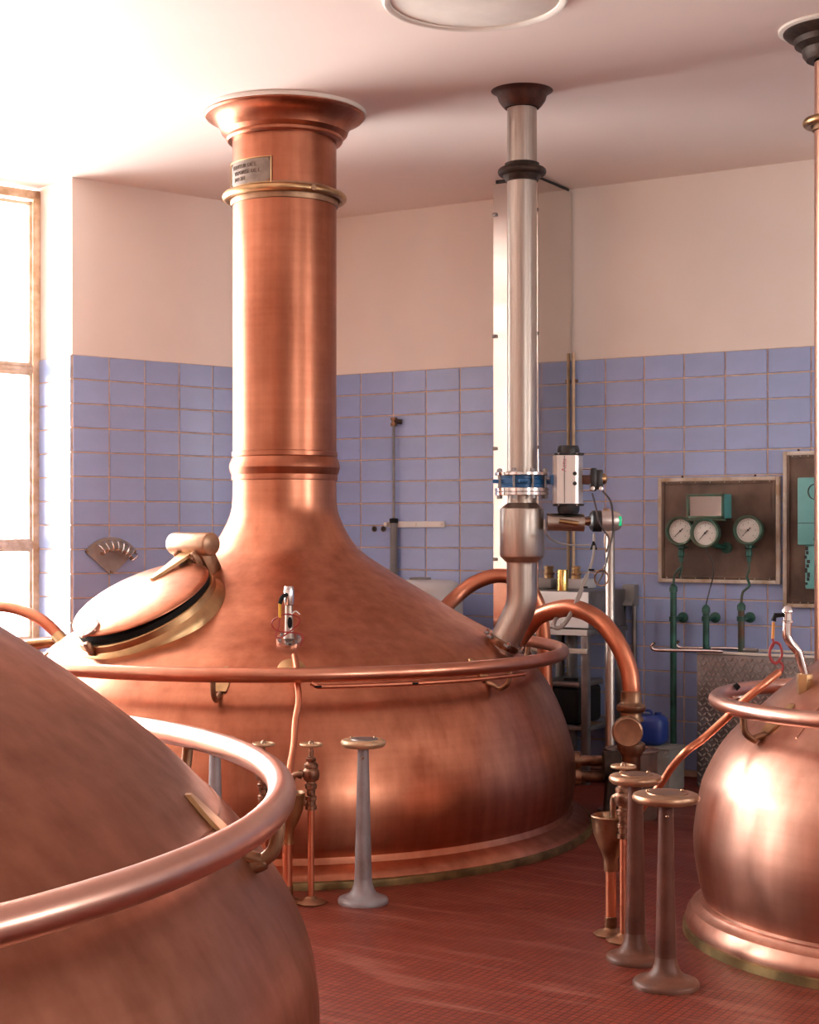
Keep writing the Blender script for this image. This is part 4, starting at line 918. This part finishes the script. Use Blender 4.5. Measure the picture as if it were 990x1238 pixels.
# water tap, rod and white bar on the wall
c = WP(476, 510, .05)
t = thing('hose_valve', 'small old valve with long rod and grey hose hanging on tiles', 'valve', Vector((c.x, -.02, 1.1)))
MB().lathe([(.02, -.03), (.023, -.025), (.023, -.01), (.017, -.008), (.017, .012), (.024, .015), (.024, .03), (.001, .033)], Matrix.Translation(c), 12).build('valve_body', 'brass_dark', t)
MB().cyl(c + Vector((0, 0, .005)), Vector((c.x + .05, -.02, c.z - .0)), .017, n=12).build('valve_elbow', 'old_iron', t)
MB().cyl(c - Vector((0, 0, .03)), c - Vector((.0, 0, .70)), .009, n=10).build('rod', 'graysteel', t)
MB().cyl(c - Vector((0, 0, .68)), c - Vector((0, 0, 1.15)), .024, .028, n=14).build('hose', 'grey', t)
MB().lathe([(.03, -.7), (.03, -.67), (.001, -.665)], Matrix.Translation(c), 14).build('hose_collar', 'black', t)
a = WP(470, 634, .02); b = WP(538, 633.5, .02)
t = thing('wall_rail', 'short white metal bar screwed to tiles beside hanging hose', 'wall bar', Vector(((a.x + b.x) / 2, -.014, a.z)))
MB().box(((a.x + b.x) / 2, -.024, a.z), (b.x - a.x, .02, .042), None, .004).build('bar', 'white', t)
for k in (.12, .5, .95): MB().lathe([(.010, 0), (.009, .006), (.001, .007)], frame(Vector((a.x + (b.x - a.x) * k, -.034, a.z)), Vector((1, 0, 0)), Vector((0, 0, 1)), Vector((0, -1, 0))), 12).build('screw', 'offwhite', t)
MB().box((a.x + .0, -.05, a.z), (.03, .04, .03), None, .006).build('hose_clip', 'offwhite', t)
for px, lb in ((452.5, 'rusty rimmed round hole in tiles, the one further from hanging hose'), (463.5, 'rusty rimmed round hole in tiles, the one closer to hanging hose')):
    c = WP(px, 639.5, .0145); t = thing('pipe_hole', lb, 'hole', c)
    M = frame(c, Vector((1, 0, 0)), Vector((0, 0, 1)), Vector((0, -1, 0)))
    MB().lathe([(.020, -.003), (.021, .002), (.015, .0035), (.0145, 0)], M, 18, cap=False).build('rusty_rim', 'board', t)
    MB().lathe([(.015, .0005), (.001, .0003)], M, 18, cap=False).build('hole', 'recess_shade', t)

# fan shaped hook plate on the left wall
def on_left(px, py, off):              # meets the left wall plane, moved off into the room
    u = (px - 495) / F; d = Vector((-.5231 + u * .8523, .8523 + u * .5231, 0)); o_ = Vector((CAMX, CAMY, 0))
    pl = -LN * off; s = (pl - o_).dot(LN) / d.dot(LN); r = o_ + d * s
    return Vector((r.x, r.y, HC + (638 - py) / F * s))
def hook_fan(px, py, lb, kk=1.0):
    o_ = on_left(px, py, .02)
    t = thing('hook_plate', lb, 'hook plate', o_)
    Mh = frame(o_, -LD, Vector((0, 0, 1)), -LN)                 # x to the right along the wall, y up, z into the room
    poly = [(-.012, 0), (.012, -.002)] + [(.235 * math.sin(a), .235 * math.cos(a)) for a in [math.radians(52 - k * 8) for k in range(14)]]
    pl = MB().prism(poly, 0, .006, Mh).build('fan_plate', 'fanplate', t)
    tr = []
    for k in range(15):
        a = math.radians(-32 + k * 6); tr.append(Mh @ Vector((.165 * math.sin(a), .165 * math.cos(a) - .01, .045)))
    MB().tube(tr, .024, 10, flat=.5).build('tray', 'browntop', t)
    for k in range(8):
        a = math.radians(-30 + k * 12); s_, c_ = math.sin(a), math.cos(a)
        MB().tube(spline([Mh @ Vector((.215 * s_, .215 * c_, .005)), Mh @ Vector((.212 * s_, .212 * c_, .04)), Mh @ Vector((.19 * s_, .19 * c_, .065)), Mh @ Vector((.155 * s_, .155 * c_, .07)), Mh @ Vector((.145 * s_, .145 * c_, .05))], 4), .0055, 8).build('hook', 'chrome', t)
    for (x_, y_) in ((0, .014), (-.175, .145), (.17, .14)): MB().lathe([(.010, .006), (.009, .012), (.001, .013)], Mh @ Matrix.Translation((x_, y_, 0)), 12).build('screw', 'brass_dark', pl)
hook_fan(134, 694, 'fan shaped metal hook plate on left tiled wall between window and lid')
hook_fan(243, 701, 'fan shaped metal hook plate half hidden behind the lid counterweight')

# ================================================================== PEDESTALS AND VALVE STANDS
def pedestal(px, py, ztop, rt_, rs0, rs1, rb_, mats, label, foot='same', group=None, caps=True):
    Z = F * HC / (py - 638); c = W((px - 495) / F * Z, Z, 0)
    t = thing('pedestal', label, 'pedestal', c, group); T = Matrix.Translation(c)
    MB().lathe([(rb_, 0), (rb_ + .001, .012), (rb_ * .97, .020), (rb_ * .8, .027), (rb_ * .58, .036), (rs1 * 1.35, .052), (rs1 * 1.1, .075), (rs1, .10)], T, 40).build('foot', mats[2], t, ang=1.)
    sft = MB().lathe([(rs1, .098)] + [(rs1 + (rs0 - rs1) * k / 8, .10 + (ztop - .13) * k / 8) for k in range(9)], T, 32).build('shaft', mats[1], t)
    tp = MB().lathe([(rs0 * 1.1, ztop - .034), (rt_ * .9, ztop - .031), (rt_, ztop - .022), (rt_ + .002, ztop - .013), (rt_ * .98, ztop - .004), (rt_ * .9, ztop), (.001, ztop + .001)], T, 48).build('table_top', mats[0], t)
    MB().lathe([(rt_ * .62, ztop), (rt_ * .60, ztop + .004), (.001, ztop + .004)], T @ Matrix.Translation((.006, 0, 0)), 32).build('dial_plate', 'graysteel' if caps else 'brass_dark', tp)
    for k in range(2):
        a = .9 + k * 2.6; MB().ball((c.x + rt_ * .55 * math.cos(a), c.y + rt_ * .55 * math.sin(a), ztop + .006), .007, 8).build('stud', 'brass_dark', tp)
    MB().ball((c.x + VW(0, -1).x * rs0 * .98, c.y + VW(0, -1).y * rs0 * .98, ztop - .075), .006, 8).build('set_screw', 'brass_dark', sft)
    return t
pedestal(439, 1091, .675, .092, .023, .036, .104, ('tan', 'graypaint', 'graypaint'), 'grey painted pedestal with round tan top before large kettle')
pedestal(260, 1087, .675, .092, .023, .036, .104, ('tan', 'graypaint', 'graypaint'), 'grey blue pedestal half hidden behind rail of foreground kettle')
pedestal(805, 1192, .652, .112, .024, .036, .112, ('browntop', 'brownpost', 'brownfoot'), 'dark brown pedestal with round bronze top, the one furthest from drum', caps=False)
pedestal(768, 1161, .665, .093, .026, .037, .104, ('browntop', 'brownpost', 'brownfoot'), 'dark brown pedestal between bronze funnel and matching brown pedestal', caps=False)

def valve(t, c, zw=.655, outlet=None):
    T = Matrix.Translation(c)
    MB().lathe([(.0135, .02), (.0135, .46)], T, 14).build('riser', 'copper_pipe', t)
    b = MB().lathe([(.016, .385), (.024, .388), (.024, .404), (.019, .407), (.019, .424), (.024, .428), (.024, .442), (.017, .446), (.018, .47), (.024, .474), (.026, .49), (.019, .496), (.019, .502), (.03, .51), (.036, .528), (.034, .548), (.026, .558), (.03, .562), (.03, .574), (.018, .584), (.021, .59), (.021, .60), (.011, .606), (.011, .632)], T, 8 * 3).build('valve_body', 'bronze_valve', t, ang=.5)
    MB().lathe([(.0075, .60), (.0075, zw + .004)], T, 10).build('spindle', 'bronze_valve', b)
    h = MB().tube(ring_pts(c + Vector((0, 0, zw)), .042, 32), .0065, 10, closed=True).build('handwheel', 'tan', t)
    for k in range(4):
        a = k * PI / 2 + .4; MB().cyl((c.x, c.y, zw), (c.x + .04 * math.cos(a), c.y + .04 * math.sin(a), zw), .005, n=8).build('spoke', 'tan', h)
    MB().lathe([(.012, zw - .008), (.012, zw + .008), (.006, zw + .016), (.001, zw + .018)], T, 10).build('hub', 'bronze_valve', h)
    return b
def valve_stand(px, py, d, label, two):
    Z = F * HC / (py - 638); c = W((px - 495) / F * Z, Z, 0)
    t = thing('valve_stand', label, 'valve stand', c)
    d = VW(*d).normalized(); fcn = c + d * .098; vs_ = [c] + ([c + d * .198] if two else [])
    blobs = [c, fcn] + vs_[1:]
    for i, q_ in enumerate(blobs):
        MB().lathe([(.066, 0), (.068, .006), (.06, .012), (.035, .018), (.026, .024), (.02, .03)], Matrix.Translation(q_ + Vector((0, 0, .0005 * i))), 9).build('floor_flange', 'brass_dark', t)
    for q_ in vs_:
        b = valve(t, q_)
        s = (fcn - q_).normalized()
        pth = [q_ + s * .02 + up * .53, q_ + s * .05 + up * .532, q_ + s * .072 + up * .525, q_ + s * .08 + up * .50, q_ + s * .08 + up * .43]
        MB().tube(spline(pth, 5), .0125, 12).build('outlet_elbow', 'bronze_valve', b)
        MB().tube([q_ + s * .036 + up * .53, q_ + s * .052 + up * .532], .018, 12).build('union_nut', 'bronze_valve', b)
        MB().box((0, 0, 0), (.05, .02, .026), zframe(q_ + s * .03 + up * .415, Vector((0, 0, 1)), s), .004).build('funnel_clamp', 'bronze_valve', b)
    MB().lathe([(.072, .445), (.075, .452), (.072, .457), (.068, .452), (.067, .44), (.060, .40), (.045, .36), (.03, .325), (.02, .30), (.018, .30), (.018, .29)], Matrix.Translation(fcn), 40, cap=False).build('funnel_lining', 'brass_dark', t)
    MB().lathe([(.072, .457), (.0765, .452), (.073, .445), (.071, .42), (.065, .385), (.05, .345), (.036, .315), (.028, .29), (.0265, .245), (.021, .243)], Matrix.Translation(fcn), 40, cap=False).build('funnel', 'brass' if two else 'brass_dark', t)
    MB().lathe([(.0205, .01), (.0205, .25)], Matrix.Translation(fcn), 16).build('drain_pipe', 'copper_pipe', t)
    MB().lathe([(.022, .03), (.024, .034), (.024, .07), (.022, .072)], Matrix.Translation(fcn), 16, cap=False).build('pipe_socket', 'brass_dark', t)
    return t
valve_stand(376, 1092, (-1, .06), 'pair of bronze handwheel valves flanking a funnel before large kettle', True)
valve_stand(753.5, 1138, (-.36, .93), 'single bronze handwheel valve with funnel behind brown pedestals', False)
